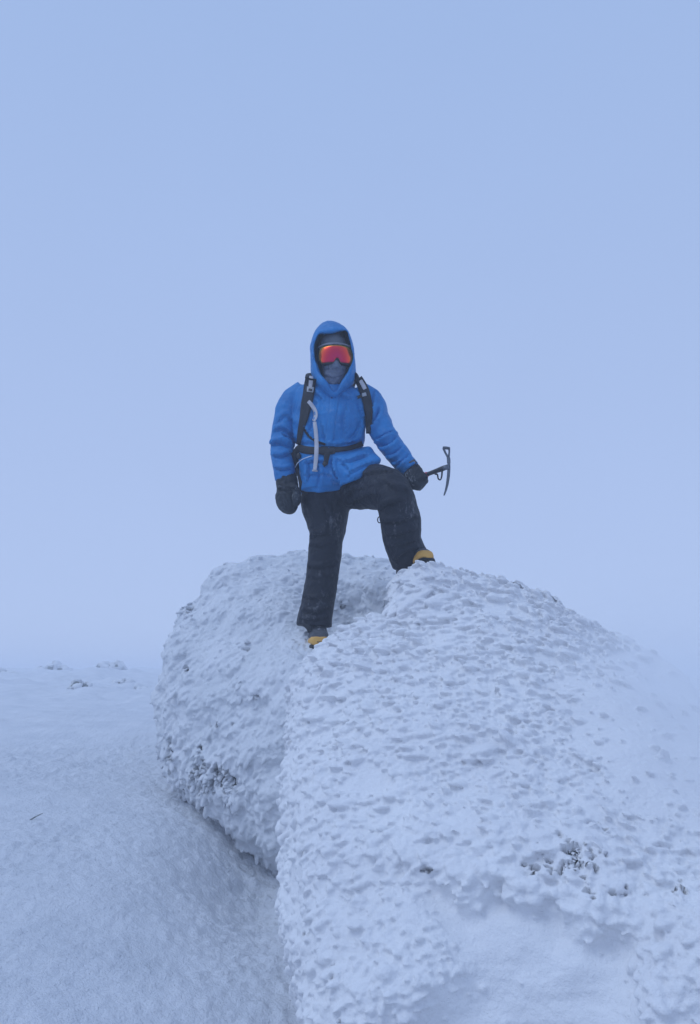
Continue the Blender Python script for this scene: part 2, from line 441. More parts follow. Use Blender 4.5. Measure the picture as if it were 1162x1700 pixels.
def feathers(rock, spots, n, size, wind, parent, m):
    """single feathers of rime that stand on the bare rock"""
    def wq(C, Nn): return near(C, spots) ** 1.5 * ((Nn * (C - [0, 0, CAMZ])).sum(1) < 0.2)
    pos, nor = sample(rock, n, wq)
    So = Soup(); So.add(*lobes(pos, nor, wind, size, (1.0, .30, .16), 38, .55, .3, .45, 0, 4.0))
    o = part('rime_feathers', So.mesh('f'), m, parent); tag(o, kind='stuff')

# ---- right-hand boulder
So = Soup()
b1 = [sphere_px(568, 1215, 3.35, .26), sphere_px(553, 1130, 3.55, .17), sphere_px(545, 1168, 3.4, .20), sphere_px(634, 1074, 3.72, .16), sphere_px(570, 1350, 3.0, .25),
      sphere_px(592, 1490, 2.75, .26), sphere_px(650, 1700, 2.35, .26), ((0.45, 2.35, 0.35), .4), ((1.6, 2.2, 0.3), .4),
      sphere_px(900, 1560, 2.4, .28), sphere_px(1180, 1640, 2.3, .3), sphere_px(1420, 1500, 2.6, .35), sphere_px(1250, 1390, 3.2, .35),
      sphere_px(1010, 1270, 3.45, .4), sphere_px(760, 1200, 3.4, .3), ((0.75, 4.3, 1.35), .4), ((1.6, 4.2, 0.9), .5), ((0.5, 4.2, 0.6), .5), ((2.3, 3.4, .6), .5)]
So.hull(b1)
q = P(716, 994, 3.82)
b2 = [(q, .195), (q + np.array([.02, .30, -.01]), .19), sphere_px(835, 1030, 3.85, .21), sphere_px(940, 1110, 3.85, .28), sphere_px(1040, 1215, 3.8, .38),
      sphere_px(705, 1120, 3.55, .18), sphere_px(760, 1250, 3.35, .25), sphere_px(1000, 1350, 3.1, .3), ((1.1, 4.6, 1.3), .4), ((0.5, 4.3, 1.2), .35)]
So.hull(b2)
So.hull([sphere_px(1165, 1500, 2.35, .12), sphere_px(1185, 1640, 2.1, .2), sphere_px(1250, 1520, 2.4, .25), sphere_px(1100, 1760, 2.05, .15)])
base = remesh(So.mesh('b'), 0.022, 24, 0.5)
V, N = get_v(base), get_n(base)
px, py = proj(V); face = sm(0.05, -0.25, (N * (V - [0, 0, CAMZ])).sum(1) / np.linalg.norm(V - [0, 0, CAMZ], axis=1))
def g2(px, py, a, b_, rx, ry): return np.exp(-(((px - a) / rx) ** 2 + ((py - b_) / ry) ** 2))
def scour(px, py):
    """the wind-scoured hollow low on the right: 1 inside"""
    t = (px - 700) / 330.0
    top = 1440 + 95 * np.clip(t, -.3, 1.2) + 20 * np.sin(px / 37.0) + 12 * np.sin(px / 15.)
    right = 1055 + (py - 1500) * 0.16
    left = 690 + 60 * np.sin(py / 60.0) + (1600 - py) * 0.1
    return sm(0, 26, py - top) * sm(0, 30, right - px) * sm(-40, 60, px - left)
sc = scour(px, py)
disp = 0.07 * fbm(V * 1.5, 3, 71) + 0.035 * fbm(V * 4.5, 3, 72)
disp -= face * (0.02 * sc * sm(1640, 1480, py + 0 * px) + 0.03 * sc)
disp += face * 0.035 * g2(px, py, 900, 1400, 160, 55)          # the cornice of rime above the hollow
disp -= face * 0.02 * g2(px, py, 1050, 1470, 45, 90)
disp += face * 0.04 * g2(px, py, 600, 1130, 90, 50)
V = V + N * disp[:, None]
set_v(base, V)
rockm = base.copy(); set_v(rockm, get_v(base) - get_n(base) * 0.025)
holes1 = [(950, 1425, 55, 34, 1.1), (880, 1440, 30, 12, .9), (930, 1395, 20, 22, .8), (1010, 1385, 20, 26, .5), (705, 1442, 11, 9, 1.2), (483, 1228, 12, 10, .8), (1000, 1303, 24, 5, .9),
          (755, 1350, 14, 6, .7), (1010, 1480, 60, 20, .6), (1130, 1475, 30, 30, .5), (1150, 1660, 22, 20, .4), (555, 1610, 18, 20, .7), (512, 1560, 14, 30, .6), (560, 1690, 30, 12, .5), (505, 1410, 12, 40, .5)]
So = Soup(); So.add(get_v(base), get_tri(base))
def wd(C, Nn):
    px, py = proj(C); vis = ((Nn * (C - [0, 0, CAMZ])).sum(1) < 0.15)
    w = np.where(vis, 1.0, 0.12) * (1 - 0.97 * scour(px, py)) * (1 - .5 * sm(.4, .9, near(C, holes1)))
    w *= 1 - 0.93 * sm(870, 1060, px - 20 * np.sin(py / 40)) * sm(1420, 1300, py)
    w *= 1 - 0.6 * sm(1000, 940, py)
    w *= 1 - 0.5 * sm(620, 560, py * 0 + px) * sm(1500, 1350, py) * 0
    dist = np.linalg.norm(C - [0, 0, CAMZ], axis=1)
    return w * (3.2 / np.clip(dist, 2.0, 6)) ** 1.3
WIND = np.array([-1.0, -0.25, -0.10])
for (n_, s_, tl, lf) in ((250, 0.055, 16, .0), (5000, 0.029, 25, .14), (8500, 0.017, 32, .22), (5000, 0.011, 36, .3)):
    pos, nor = sample(base, n_, wd); px, py = proj(pos)
    # towards the left edge and below the growths are rounder, like popcorn
    pop = np.maximum(sm(560, 490, px), 0.5 * sm(1430, 1600, py))
    k = RNG.random(n_) < pop
    cl = perlin(pos * 6, 13)
    keep = (cl > -0.48)
    a, b_ = k & keep, (~k) & keep
    So.add(*lobes(pos[b_], nor[b_], WIND, s_, (1.1, .42, .19), tl, lf, .13, .4, .8))
    So.add(*lobes(pos[a], nor[a], WIND * .8 + np.array([0, -.4, .1]), s_ * .62, (1.0, .6, .45), 32, lf + .1, .5, .15, .4))
# a heavier fringe on the cornice's lip and the lump at the right
def wl(C, Nn):
    px, py = proj(C); t = (px - 700) / 330.0
    top = 1430 + 95 * np.clip(t, -.3, 1.2)
    vis = ((Nn * (C - [0, 0, CAMZ])).sum(1) < 0.1)
    return vis * (np.exp(-((py - top + 12) / 16.) ** 2) * sm(600, 700, px) * sm(1110, 1040, px) + .5 * np.exp(-((px - 1085 - (py - 1500) * .16) / 14.) ** 2) * sm(1450, 1500, py))
pos, nor = sample(base, 420, wl)
So.add(*lobes(pos, nor, np.array([-.8, -.5, -.5]), 0.028, (1.0, .5, .32), 38, .2, .4))
crust = two_detail(So, 0.0051, 0.020, 1, 0.4)
V, N = get_v(crust), get_n(crust); px, py = proj(V); sc = scour(px, py)
d = (0.006 * fbm(V * np.array([14, 26, 45]), 3, 15) + 0.0022 * perlin(V * 75, 16)) * (1 - .8 * sc) + sc * (0.010 * fbm(V * np.array([4, 8, 12]), 3, 17) + .003 * fbm(V * np.array([20, 30, 45]), 3, 18))
set_v(crust, V + N * d[:, None]); bare(crust, rockm, holes1, 40)
B1 = thing('boulder', 'big nearest boulder on the right, thickly scaled with white rime, under the raised boot', 'boulder', (0.9, 3.2, 0.5))
feathers(rockm, [h for h in holes1 if h[4] > .75], 420, .017, np.array([-.7, -.6, -.6]), B1, M['rime'])
part('rock', rockm, M['frosted'], B1); o = part('rime_crust', crust, M['rime'], B1); n1 = len(crust.polygons)

# ---- left-hand boulder, behind
FOOT = P(527, 1064, 4.12)
So = Soup()
So.hull([sphere_px(356, 1150, 4.75, .37), sphere_px(366, 1065, 5.0, .33), sphere_px(346, 1225, 4.6, .27), sphere_px(402, 1290, 4.3, .22),
         sphere_px(470, 1370, 4.1, .19), sphere_px(545, 1340, 4.45, .22), sphere_px(480, 1190, 4.4, .25), (FOOT + [0, 0.06, -.27], .26),
         sphere_px(470, 1085, 4.8, .3), sphere_px(430, 1040, 5.1, .25), sphere_px(600, 1150, 4.6, .3), ((-.1, 5.6, 1.2), .5), ((0.3, 4.6, 1.1), .4), sphere_px(520, 1480, 4.6, .2)])
So.hull([sphere_px(395, 1000, 5.3, .27), sphere_px(450, 978, 5.5, .25), sphere_px(520, 978, 5.5, .25), sphere_px(600, 986, 5.45, .25), sphere_px(690, 1005, 5.2, .25),
         ((-.6, 5.9, 1.5), .4), ((.6, 5.7, 1.5), .4), sphere_px(450, 1060, 5.3, .25), sphere_px(650, 1090, 5.2, .3)])
So.hull([sphere_px(640, 1000, 4.75, .16), sphere_px(700, 1040, 4.6, .25), sphere_px(660, 1090, 4.9, .2), sphere_px(610, 1050, 5.2, .12)])
So.hull([sphere_px(320, 1270, 4.45, .12), sphere_px(360, 1180, 4.5, .2), sphere_px(345, 1090, 4.75, .28), sphere_px(420, 1250, 4.3, .2)])
base = remesh(So.mesh('b'), 0.018, 36, 0.5)
V, N = get_v(base), get_n(base)
away = 1 - np.exp(-(np.linalg.norm(V - FOOT, axis=1) / .28) ** 2)
disp = 0.075 * fbm(V * 1.7, 3, 171) + 0.045 * fbm(V * 5, 3, 172) + 0.03 * (.4 - np.abs(fbm(V * np.array([4, 6, 9]), 3, 175)) * 2)
px, py = proj(V)
disp += away * (0.06 * g2(px, py, 470, 1000, 80, 32) - 0.05 * g2(px, py, 430, 1060, 90, 25) - 0.05 * g2(px, py, 610, 1010, 50, 22))
V = V + N * (disp * (0.15 + 0.85 * away))[:, None]; set_v(base, V)
rockm = base.copy(); set_v(rockm, get_v(base) - get_n(base) * 0.022)
holes2 = [(350, 1290, 42, 26, 1.3), (378, 1305, 16, 26, 1.4), (330, 1310, 30, 14, 1.2), (402, 1138, 9, 7, 1.0), (425, 1155, 13, 6, 1.1), (316, 1012, 10, 12, 1.0), (280, 1255, 8, 30, 1.0),
          (267, 1292, 8, 16, 1.2), (408, 1076, 8, 5, .9), (309, 1110, 6, 8, .9), (370, 1205, 30, 8, .7), (332, 1240, 8, 8, .9), (640, 1000, 5, 5, .9), (445, 1000, 30, 20, .5), (560, 1000, 40, 30, .45)]
So = Soup(); So.add(get_v(base), get_tri(base))
def wd2(C, Nn):
    px, py = proj(C); vis = ((Nn * (C - [0, 0, CAMZ])).sum(1) < 0.15)
    w = np.where(vis, 1.0, 0.12) * (0.12 + sm(-.2, .4, perlin(C * 2.6, 33)) + .8 * near(C, [(350, 1270, 90, 70, 1), (440, 1360, 50, 60, 1), (480, 1000, 100, 30, .6), (300, 1020, 30, 50, .7)]))
    w *= 1 - .9 * np.exp(-(np.linalg.norm(C - FOOT, axis=1) / .12) ** 2)
    return w
WIND2 = np.array([-.75, -.6, -.45])
for (n_, s_, tl, lf) in ((900, 0.045, 6, -.1), (2800, 0.026, 12, .0), (9000, 0.0145, 20, .1)):
    pos, nor = sample(base, n_, wd2)
    So.add(*lobes(pos, nor, WIND2, s_, (1.0, .36, .24), tl, lf, .25, .3, .5, 4.4))
def wf(C, Nn):      # long feathers hanging over the bare rock
    vis = ((Nn * (C - [0, 0, CAMZ])).sum(1) < 0.2); px, py = proj(C)
    return vis * (g2(px, py, 350, 1290, 50, 34) + .6 * g2(px, py, 280, 1255, 14, 40) + .15 * g2(px, py, 440, 1390, 40, 40))
pos, nor = sample(base, 520, wf)
So.add(*lobes(pos, nor, np.array([-.35, -.5, -1.0]), 0.030, (1.0, .28, .2), 30, .3, .25, .3, 0, 4.4))
So.add(*lobes(pos, nor, np.array([-.35, -.5, -1.0]), 0.020, (1.0, .4, .3), 30, .2, .4, .3, 0, 4.4))
pos, nor = sample(base, 90, lambda C, Nn: np.exp(-((np.linalg.norm(C - FOOT - [-.02, -.02, 0], axis=1) - .09) / .05) ** 2) * (Nn[:, 2] > .2))
So.add(*lobes(pos, nor, np.array([-.3, -.3, .3]), 0.016, (1.0, .8, .7), 30, .2, .8, .1, 0, 4.2))
crust = two_detail(So, 0.0066, 0.022, 1, 0.45)
V, N = get_v(crust), get_n(crust)
d = 0.005 * fbm(V * np.array([20, 30, 30]), 3, 115) + 0.003 * perlin(V * 60, 116)
set_v(crust, V + N * d[:, None]); bare(crust, rockm, holes2, 34)
B2 = thing('boulder', 'rounded rime-crusted boulder on the left behind the standing boot, bare dark patch low down', 'boulder', (-0.4, 4.8, 0.8))
feathers(rockm, [h for h in holes2 if h[4] > .85], 420, .026, np.array([-.35, -.5, -1.0]), B2, M['rime_old'])
part('rock', rockm, M['rock'], B2); part('rime_crust', crust, M['rime_old'], B2); n2 = len(crust.polygons)
print('crust faces', n1, n2, 'ground', nx * ny)

# ---- outcrops far off on the left, a stone's tip and a twig in the snow
def outcrop(px, Y, w, h, seed, label, dark=1.0, sc=1.0):
    Y, w, h = Y * sc, w * sc, h * sc * 1.0
    x0 = (px - 581) / F * Y; z0 = float(ground_z(np.array([x0]), np.array([float(Y)]))[0])
    c = np.array([x0, Y, z0]); rs = np.random.default_rng(seed); So = Soup()
    for k in range(7):
        So.ball(c + np.array([rs.uniform(-.5, .5) * w, rs.uniform(-.3, .3) * w, rs.uniform(-.35, .25) * h]), np.array([w * rs.uniform(.16, .34), w * .3, h * rs.uniform(.35, .75)]))
    me = remesh(So.mesh('o'), 0.03 * Y / 14, 2)
    V, N = get_v(me), get_n(me); V += N * (0.12 * h * fbm(V * 2.5, 3, seed) + .1 * h * fbm(V * 7, 2, seed + 3))[:, None]; set_v(me, V)
    t = thing('outcrop', label, 'rock', c, 'low rime-covered outcrops on the far snow')
    rk = me.copy(); V, N = get_v(me), get_n(me); f = 20 / Y
    hole = sm(.05, .16, perlin(V * np.array([5, 5, 8.]) * f, seed + 5) + .5 * perlin(V * 16 * f, seed + 8) - .25 * N[:, 2] + .12 * dark - .05)
    V += N * (.05 + .05 * perlin(V * 9 * f, seed + 9))[:, None] / f
    set_v(me, V - N * (0.12 * hole)[:, None] / f)
    part('rock', rk, M['rock'], t); part('rime_crust', me, M['rime_old'], t)
outcrop(214, 14, .26, .14, 3, 'small dark-tipped outcrop furthest right on the far snow, nearest the left boulder')
outcrop(182, 19, .75, .30, 4, 'rime-covered hump just left of the small dark-tipped outcrop', .6, 1.5)
outcrop(137, 11.5, .34, .15, 5, 'low frosted outcrop with a dark cleft in the middle of the far row')
outcrop(102, 22, .9, .34, 6, 'pale fog-dimmed hump on the far snow, between the cleft outcrop and the left edge', .5, 1.5)
outcrop(14, 17, .75, .22, 8, 'flat frosted outcrop on the far snow at the left edge of the picture', .6, 1.3)
outcrop(244, 13, .22, .09, 9, 'tiny frosted stone tip touching the outline of the left boulder', .8)

def stick(p0, p1, r, name, label, cat, m, bend=.0):
    So = Soup(); p0, p1 = np.array(p0), np.array(p1); pts = [(p0 + (p1 - p0) * k / 6 + np.array([0, 0, bend * math.sin(k / 6 * 3.14)]), r * (1 - .6 * k / 6), r * (1 - .6 * k / 6)) for k in range(7)]
    So.tube(pts, 8, ref=(0, .3, 1)); me = So.mesh(name); smooth(me); o = link(name, me, m); tag(o, label, cat); return o
def on_ground(px, py):
    lo = None
    for Yk in np.arange(1.5, 40, .01):
        q = P(px, py, Yk)
        if q[2] <= float(ground_z(np.array([q[0]]), np.array([q[1]]))[0]): return q
q = on_ground(55, 1362)
stick(q + [-.03, -.01, -.012], q + [.035, .02, .028], .0045, 'twig', 'short dark twig sticking out of the smooth snow at the lower left', 'twig', M['rock'], .004)

# ------------------------------------------------------------------ the climber
HIP = P(560, 800, 4.2)
ROOT = FOOT.copy()
PERSON = thing('person', 'climber in blue hooded jacket, orange mirrored goggles and black trousers on top of the boulders', 'person', ROOT)
PX = 1 / 292.0
def R_(px, py, Y, wpx, dm): return (P(px, py, Y), wpx * PX, dm)
def creases(me, lines, wmm=9, amp=0.006):
    """presses folds, given as sight-line polylines on the near side, into a garment"""
    V, N = get_v(me), get_n(me); px, py = proj(V)
    face = sm(0.0, -0.45, (N * (V - [0, 0, CAMZ])).sum(1) / np.linalg.norm(V - [0, 0, CAMZ], axis=1))
    D = np.zeros(len(V))
    for ln in lines:
        pts = np.array(ln[0], float); a = ln[1]; w = ln[2] * .95; pts = spline(pts, 4)
        Dm = np.zeros(len(V))
        for k in range(len(pts) - 1):
            A, B = pts[k], pts[k + 1]; ab = B - A; L2 = ab @ ab
            t = ((px - A[0]) * ab[0] + (py - A[1]) * ab[1]) / L2; tc = np.clip(t, 0, 1)
            dx, dy = px - A[0] - tc * ab[0], py - A[1] - tc * ab[1]
            dist = np.hypot(dx, dy); sgn = (dx * -ab[1] + dy * ab[0]) / math.sqrt(L2)
            end = np.sin(np.pi * np.clip((tc + k) / (len(pts) - 1), 0.0, 1)) ** .6
            Dk = a * amp * end * (-np.exp(-(dist / w) ** 2) + 0.75 * np.exp(-((dist - 1.9 * w) / (1.2 * w)) ** 2) * (sgn < 0)); Dm = np.where(np.abs(Dk) > np.abs(Dm), Dk, Dm)
        D += Dm
    set_v(me, V + N * (D * face)[:, None]); return me
def wrinkle(me, sc_, amp, seed, ridged=True):
    V, N = get_v(me), get_n(me)
    w = np.stack([perlin(V * 6, seed + k) for k in range(3)], 1) * 0.05
    n_ = fbm((V + w) * np.array(sc_), 3, seed + 9)
    if ridged: n_ = 0.5 - np.abs(n_) * 2.2
    set_v(me, V + N * (amp * n_)[:, None]); return me

def spline(pts, k=8):
    A = np.array(pts, float); n = len(A); out = []
    for i in range(n - 1):
        p0, p1, p2, p3 = A[max(i - 1, 0)], A[i], A[i + 1], A[min(i + 2, n - 1)]
        for t in np.arange(k) / k: out.append(0.5 * (2 * p1 + (p2 - p0) * t + (2 * p0 - 5 * p1 + 4 * p2 - p3) * t * t + (3 * p1 - p0 - 3 * p2 + p3) * t ** 3))
    return np.array(out + [A[-1]])

# body under the clothes: one skinned figure
def skin_body():
    J = {'pel': (P(560, 798, 4.2), .11), 'wst': (P(551, 745, 4.2), .10), 'chs': (P(549, 690, 4.2), .12), 'nck': (P(551, 640, 4.2), .055), 'jaw': (P(552, 610, 4.17), .06), 'hd': (P(552, 584, 4.18), .085),
         'ls': (P(492, 662, 4.22), .05), 'le': (P(470, 730, 4.2), .04), 'lw': (P(474, 790, 4.15), .028), 'lh': (P(478, 825, 4.14), .035),
         'rs': (P(608, 662, 4.2), .05), 're': (P(639, 728, 4.1), .04), 'rw': (P(679, 779, 3.99), .028), 'rh': (P(690, 795, 3.98), .03),
         'lk': (P(542, 900, 4.2), .055), 'lhp': (P(540, 825, 4.2), .08), 'la': (P(524, 1030, 4.22), .04), 'rhp': (P(585, 812, 4.17), .08), 'rk': (P(652, 812, 3.88), .058), 'ra': (P(683, 918, 3.96), .04)}
    K = list(J); E = [('pel', 'wst'), ('wst', 'chs'), ('chs', 'nck'), ('nck', 'jaw'), ('jaw', 'hd'), ('chs', 'ls'), ('ls', 'le'), ('le', 'lw'), ('lw', 'lh'), ('chs', 'rs'), ('rs', 're'), ('re', 'rw'), ('rw', 'rh'),
         ('pel', 'lhp'), ('lhp', 'lk'), ('lk', 'la'), ('pel', 'rhp'), ('rhp', 'rk'), ('rk', 'ra')]
    me = bpy.data.meshes.new('body'); me.from_pydata([tuple(J[k][0]) for k in K], [(K.index(a), K.index(b)) for a, b in E], [])
    o = bpy.data.objects.new('temporary', me); COL.objects.link(o)
    md = o.modifiers.new('s', 'SKIN')
    for i, k in enumerate(K): me.skin_vertices[0].data[i].radius = (J[k][1],) * 2; me.skin_vertices[0].data[i].use_root = (i == 0)
    o.modifiers.new('u', 'SUBSURF').levels = 1
    dg = bpy.context.evaluated_depsgraph_get(); dg.update(); out = bpy.data.meshes.new_from_object(o.evaluated_get(dg)); bpy.data.objects.remove(o); return out
part('body', skin_body(), M['skin'], PERSON)

# jacket
So = Soup()
So.tube(dens([R_(553, 636, 4.22, 30, .05), R_(551, 648, 4.21, 46, .09), R_(549, 662, 4.2, 62, .13), R_(547, 690, 4.19, 62, .15), R_(547, 715, 4.18, 60, .16), R_(549, 731, 4.18, 57, .155),
              R_(549, 743, 4.19, 52, .135), R_(547, 753, 4.18, 51, .15), R_(543, 770, 4.17, 48, .16), R_(538, 792, 4.16, 41, .16), R_(535, 810, 4.16, 37.5, .155), R_(535, 818, 4.16, 37, .15)], 5), 40, power=2.3)
So.tube(dens([R_(505, 648, 4.22, 18, .07), R_(484, 668, 4.22, 22, .082), R_(474, 700, 4.21, 21, .082), R_(469, 734, 4.2, 20, .075), R_(470, 765, 4.17, 18.5, .066), R_(473, 788, 4.15, 16.5, .058), R_(474, 797, 4.15, 16, .056)], 5), 24)
So.tube(dens([R_(592, 648, 4.2, 18, .07), R_(615, 668, 4.2, 22, .082), R_(628, 698, 4.16, 21, .08), R_(640, 726, 4.1, 20, .075), R_(658, 752, 4.04, 18.5, .068), R_(676, 773, 3.99, 16, .058), R_(682, 780, 3.98, 15.5, .055)], 5), 24)
# skirt flap lifted by the raised thigh
So.hull([sphere_px(552, 768, 4.03, .025), sphere_px(600, 757, 4.02, .03), sphere_px(612, 750, 4.1, .03), sphere_px(626, 765, 4.0, .02), sphere_px(596, 788, 3.93, .018), sphere_px(569, 802, 3.98, .014),
         sphere_px(556, 790, 4.0, .018), sphere_px(590, 765, 4.2, .06), sphere_px(560, 785, 4.15, .06)])
So.hull([sphere_px(506, 768, 4.1, .03), sphere_px(504, 812, 4.1, .016), sphere_px(530, 814, 4.03, .014), sphere_px(562, 811, 4.06, .014), sphere_px(565, 790, 4.06, .02), sphere_px(545, 768, 4.04, .03), sphere_px(535, 790, 4.2, .06)])
jk = remesh(So.mesh('jacket'), 0.0052, 8, 0.5)
jk = wrinkle(jk, (7, 7, 5), 0.013, 301, False); jk = wrinkle(jk, (10, 10, 16), 0.005, 311, False)
creases(jk, [  # sleeves
    ([(450, 738), (465, 735), (482, 741)], 1.6, 3.2), ([(455, 716), (470, 712), (488, 725)], 1.0, 3), ([(452, 756), (470, 757), (486, 750)], 1.1, 3), ([(456, 776), (470, 780), (486, 775)], .8, 2.5),
    ([(462, 700), (476, 690), (490, 706)], .7, 3), ([(487, 738), (476, 728), (470, 722)], 1.3, 2.6),
    ([(655, 717), (640, 722), (625, 731)], 1.9, 3), ([(658, 728), (645, 738), (630, 742)], 1.2, 3), ([(625, 700), (612, 715), (612, 735)], 1.1, 3), ([(632, 676), (626, 690), (618, 705)], .9, 3),
    ([(668, 742), (655, 752), (640, 757)], 1.0, 3), ([(680, 755), (665, 768), (660, 775)], 1.2, 2.5), ([(660, 765), (650, 768)], .8, 2.5), ([(622, 650), (618, 672), (616, 690)], 1.0, 3),
    # chest
    ([(525, 665), (518, 700), (512, 730)], .8, 3), ([(552, 660), (549, 700), (545, 738)], .5, 2), ([(575, 670), (570, 700), (572, 732)], .6, 4), ([(600, 700), (590, 722), (570, 735)], .9, 3.5),
    ([(503, 706), (512, 722), (526, 733)], 1.4, 2.6), ([(590, 655), (598, 680), (606, 700)], .6, 3), ([(532, 700), (538, 725), (543, 738)], .6, 3), ([(500, 735), (530, 737), (560, 740), (606, 730)], 1.0, 3),
    ([(560, 655), (585, 665)], .6, 3), ([(520, 650), (535, 664)], .6, 3),
    # skirt
    ([(552, 760), (553, 780), (565, 806)], 1.8, 2.4), ([(508, 770), (520, 766), (545, 768)], .8, 2.5), ([(505, 790), (530, 788), (555, 790)], .5, 3), ([(568, 770), (590, 762), (612, 755)], .9, 3),
    ([(575, 792), (595, 778), (622, 768)], .7, 3), ([(510, 800), (512, 780), (508, 765)], .9, 2.5), ([(527, 770), (530, 790), (526, 812)], .6, 3), ([(560, 762), (575, 775), (580, 790)], .7, 3)], amp=.015)
JK = part('jacket', jk, M['jacket'], PERSON)
def surf(*objs):
    trees = []
    for o in objs:
        off = Vector(ROOT if True else (0, 0, 0)); me = o.data
        V = get_v(me) + ROOT; trees.append(BVHTree.FromPolygons([tuple(v) for v in V], [tuple(t) for t in get_tri(me)]))
    return trees
def hit(trees, px, py):
    d = Vector(P(px, py, 4.0)) - Vector((0, 0, CAMZ)); d.normalize(); best = None
    for t in trees:
        loc, nn, i, dist = t.ray_cast(Vector((0, 0, CAMZ)), d)
        if loc is not None and (best is None or dist < best[1]): best = (np.array(loc), dist, np.array(nn))
    return best
def ribbon(trees, pts, width, thick, lift=0.001, k=8, tail=None):
    """a strap that lies on the garment under it; tail: further centre points (x, y, z) behind the last"""
    pts = [tuple(p) if len(p) == 3 else (p[0], p[1], width) for p in pts]
    Q = spline(pts, k); T = np.gradient(Q[:, :2], axis=0); T /= np.linalg.norm(T, axis=1)[:, None]
    rows = []; last = 4.05
    nw = 5
    for q, t in zip(Q, T):
        row = []
        for s in np.linspace(-.5, .5, nw):
            x_, y_ = q[0] - t[1] * s * q[2], q[1] + t[0] * s * q[2]
            h_ = hit(trees, x_, y_)
            Yh = h_[0][1] if h_ is not None and abs(h_[0][1] - last) < .12 else None
            row.append((x_, y_, Yh))
        ys = [r[2] for r in row if r[2] is not None]
        m_ = np.median(ys) if ys else last; last = m_
        rows.append([(a, b_, (c if c is not None and abs(c - m_) < .03 else m_)) for a, b_, c in row])
    Ys = np.array([[c for _, _, c in r] for r in rows])
    for _ in range(9):
        Ys[1:-1] = (Ys[:-2] + 2 * Ys[1:-1] + Ys[2:]) / 4; Ys[:, 1:-1] = (Ys[:, :-2] + 2 * Ys[:, 1:-1] + Ys[:, 2:]) / 4
    top = np.array([[P(rows[i][j][0], rows[i][j][1], Ys[i, j] - lift - thick * (1 - .35 * abs(j - 2) / 2)) for j in range(nw)] for i in range(len(rows))])
    bot = np.array([[P(rows[i][j][0], rows[i][j][1], Ys[i, j] + .006) for j in range(nw)] for i in range(len(rows))])
    m_ = len(rows); V = np.vstack([top.reshape(-1, 3), bot.reshape(-1, 3)]); Fc = []
    o_ = m_ * nw
    for i in range(m_ - 1):
        for j in range(nw - 1):
            a = i * nw + j; Fc.append((a, a + 1, a + nw + 1, a + nw)); Fc.append((o_ + a, o_ + a + nw, o_ + a + nw + 1, o_ + a + 1))
        a = i * nw; Fc.append((a, a + nw, o_ + a + nw, o_ + a)); a += nw - 1; Fc.append((a, o_ + a, o_ + a + nw, a + nw))
    for j in range(nw - 1):
        Fc.append((j, o_ + j, o_ + j + 1, j + 1)); a = (m_ - 1) * nw + j; Fc.append((a, a + 1, o_ + a + 1, o_ + a))
    return Soup().add(V, np.array(Fc))
TJ = surf(JK)
# storm flap with its snaps, cuff tabs
part('storm_flap', ribbon(TJ, [(556, 652, 14), (553, 680, 14), (549, 710, 13), (546, 737, 13)], 13, .0035).mesh('f'), M['jacket'], PERSON, False)
for (a, b_) in ((551, 661), ):
    part('snap', Soup().ball(hit(TJ, a, b_)[0] - [0, .004, 0], (.006, .004, .006)).mesh('s'), M['jacket_in'], PERSON)
part('cuff_tab', ribbon(TJ, [(679, 772, 9), (686, 768, 9), (690, 765, 8)], 9, .006).mesh('c'), M['boot'], PERSON, False)

# trousers
So = Soup()
So.tube(dens([R_(552, 790, 4.2, 46, .14), R_(547, 815, 4.2, 44, .14), R_(541, 839, 4.2, 41, .135), R_(542, 862, 4.2, 35, .12), R_(543, 882, 4.19, 30, .11), R_(541, 900, 4.18, 26.5, .10),
              R_(537, 935, 4.19, 26.5, .095), R_(533, 970, 4.2, 26.5, .095), R_(529, 1000, 4.2, 26, .095), R_(524, 1025, 4.2, 28, .10), R_(522.5, 1040, 4.2, 29, .105)], 5), 32)
So.tube(dens([R_(560, 800, 4.2, 36, .13), R_(585, 808, 4.16, 36, .13), R_(615, 808, 4.04, 36, .12), R_(638, 809, 3.93, 34, .115), R_(652, 813, 3.88, 29, .11), R_(662, 820, 3.86, 23, .09)], 5), 32)
So.tube(dens([R_(651, 806, 3.88, 23, .09), R_(656, 825, 3.86, 28, .11), R_(661, 845, 3.87, 30, .105), R_(665, 870, 3.89, 30.5, .10), R_(667, 893, 3.93, 28.5, .10), R_(671.5, 912, 3.97, 28.5, .10), R_(680.5, 929, 4.0, 30, .10)], 5), 32)
tr = remesh(So.mesh('trousers'), 0.0075, 4, 0.5)
tr = wrinkle(tr, (8, 8, 5), 0.011, 401, False); tr = wrinkle(tr, (12, 12, 20), 0.004, 411, False)
creases(tr, [([(515, 893), (530, 888), (548, 886)], 1.4, 3), ([(513, 905), (530, 908), (560, 900)], .8, 3), ([(512, 880), (524, 890)], 1.0, 3), ([(510, 940), (530, 943), (560, 934)], 1.3, 3), ([(508, 958), (530, 962), (558, 955)], .5, 3),
             ([(503, 990), (520, 996), (552, 988)], .8, 3), ([(500, 1012), (520, 1018), (548, 1008)], 1.1, 3), ([(498, 1028), (520, 1031), (546, 1024)], .8, 2.5), ([(530, 830), (545, 860), (548, 880)], .8, 4),
             ([(583, 838), (600, 828), (630, 822)], 1.2, 4), ([(632, 846), (645, 838), (668, 832)], 1.5, 3.5), ([(634, 866), (655, 868), (692, 858)], 1.3, 3.5), ([(640, 888), (660, 890), (694, 880)], .9, 3), ([(645, 908), (668, 905), (697, 898)], .9, 3),
             ([(655, 935), (670, 920), (695, 912)], 1.2, 3), ([(600, 790), (625, 785), (655, 782)], .9, 4), ([(640, 800), (655, 812), (680, 815)], .8, 4), ([(570, 825), (585, 815), (600, 812)], 1.0, 3.5), ([(540, 915), (542, 950), (538, 980)], .4, 3)], amp=.012)
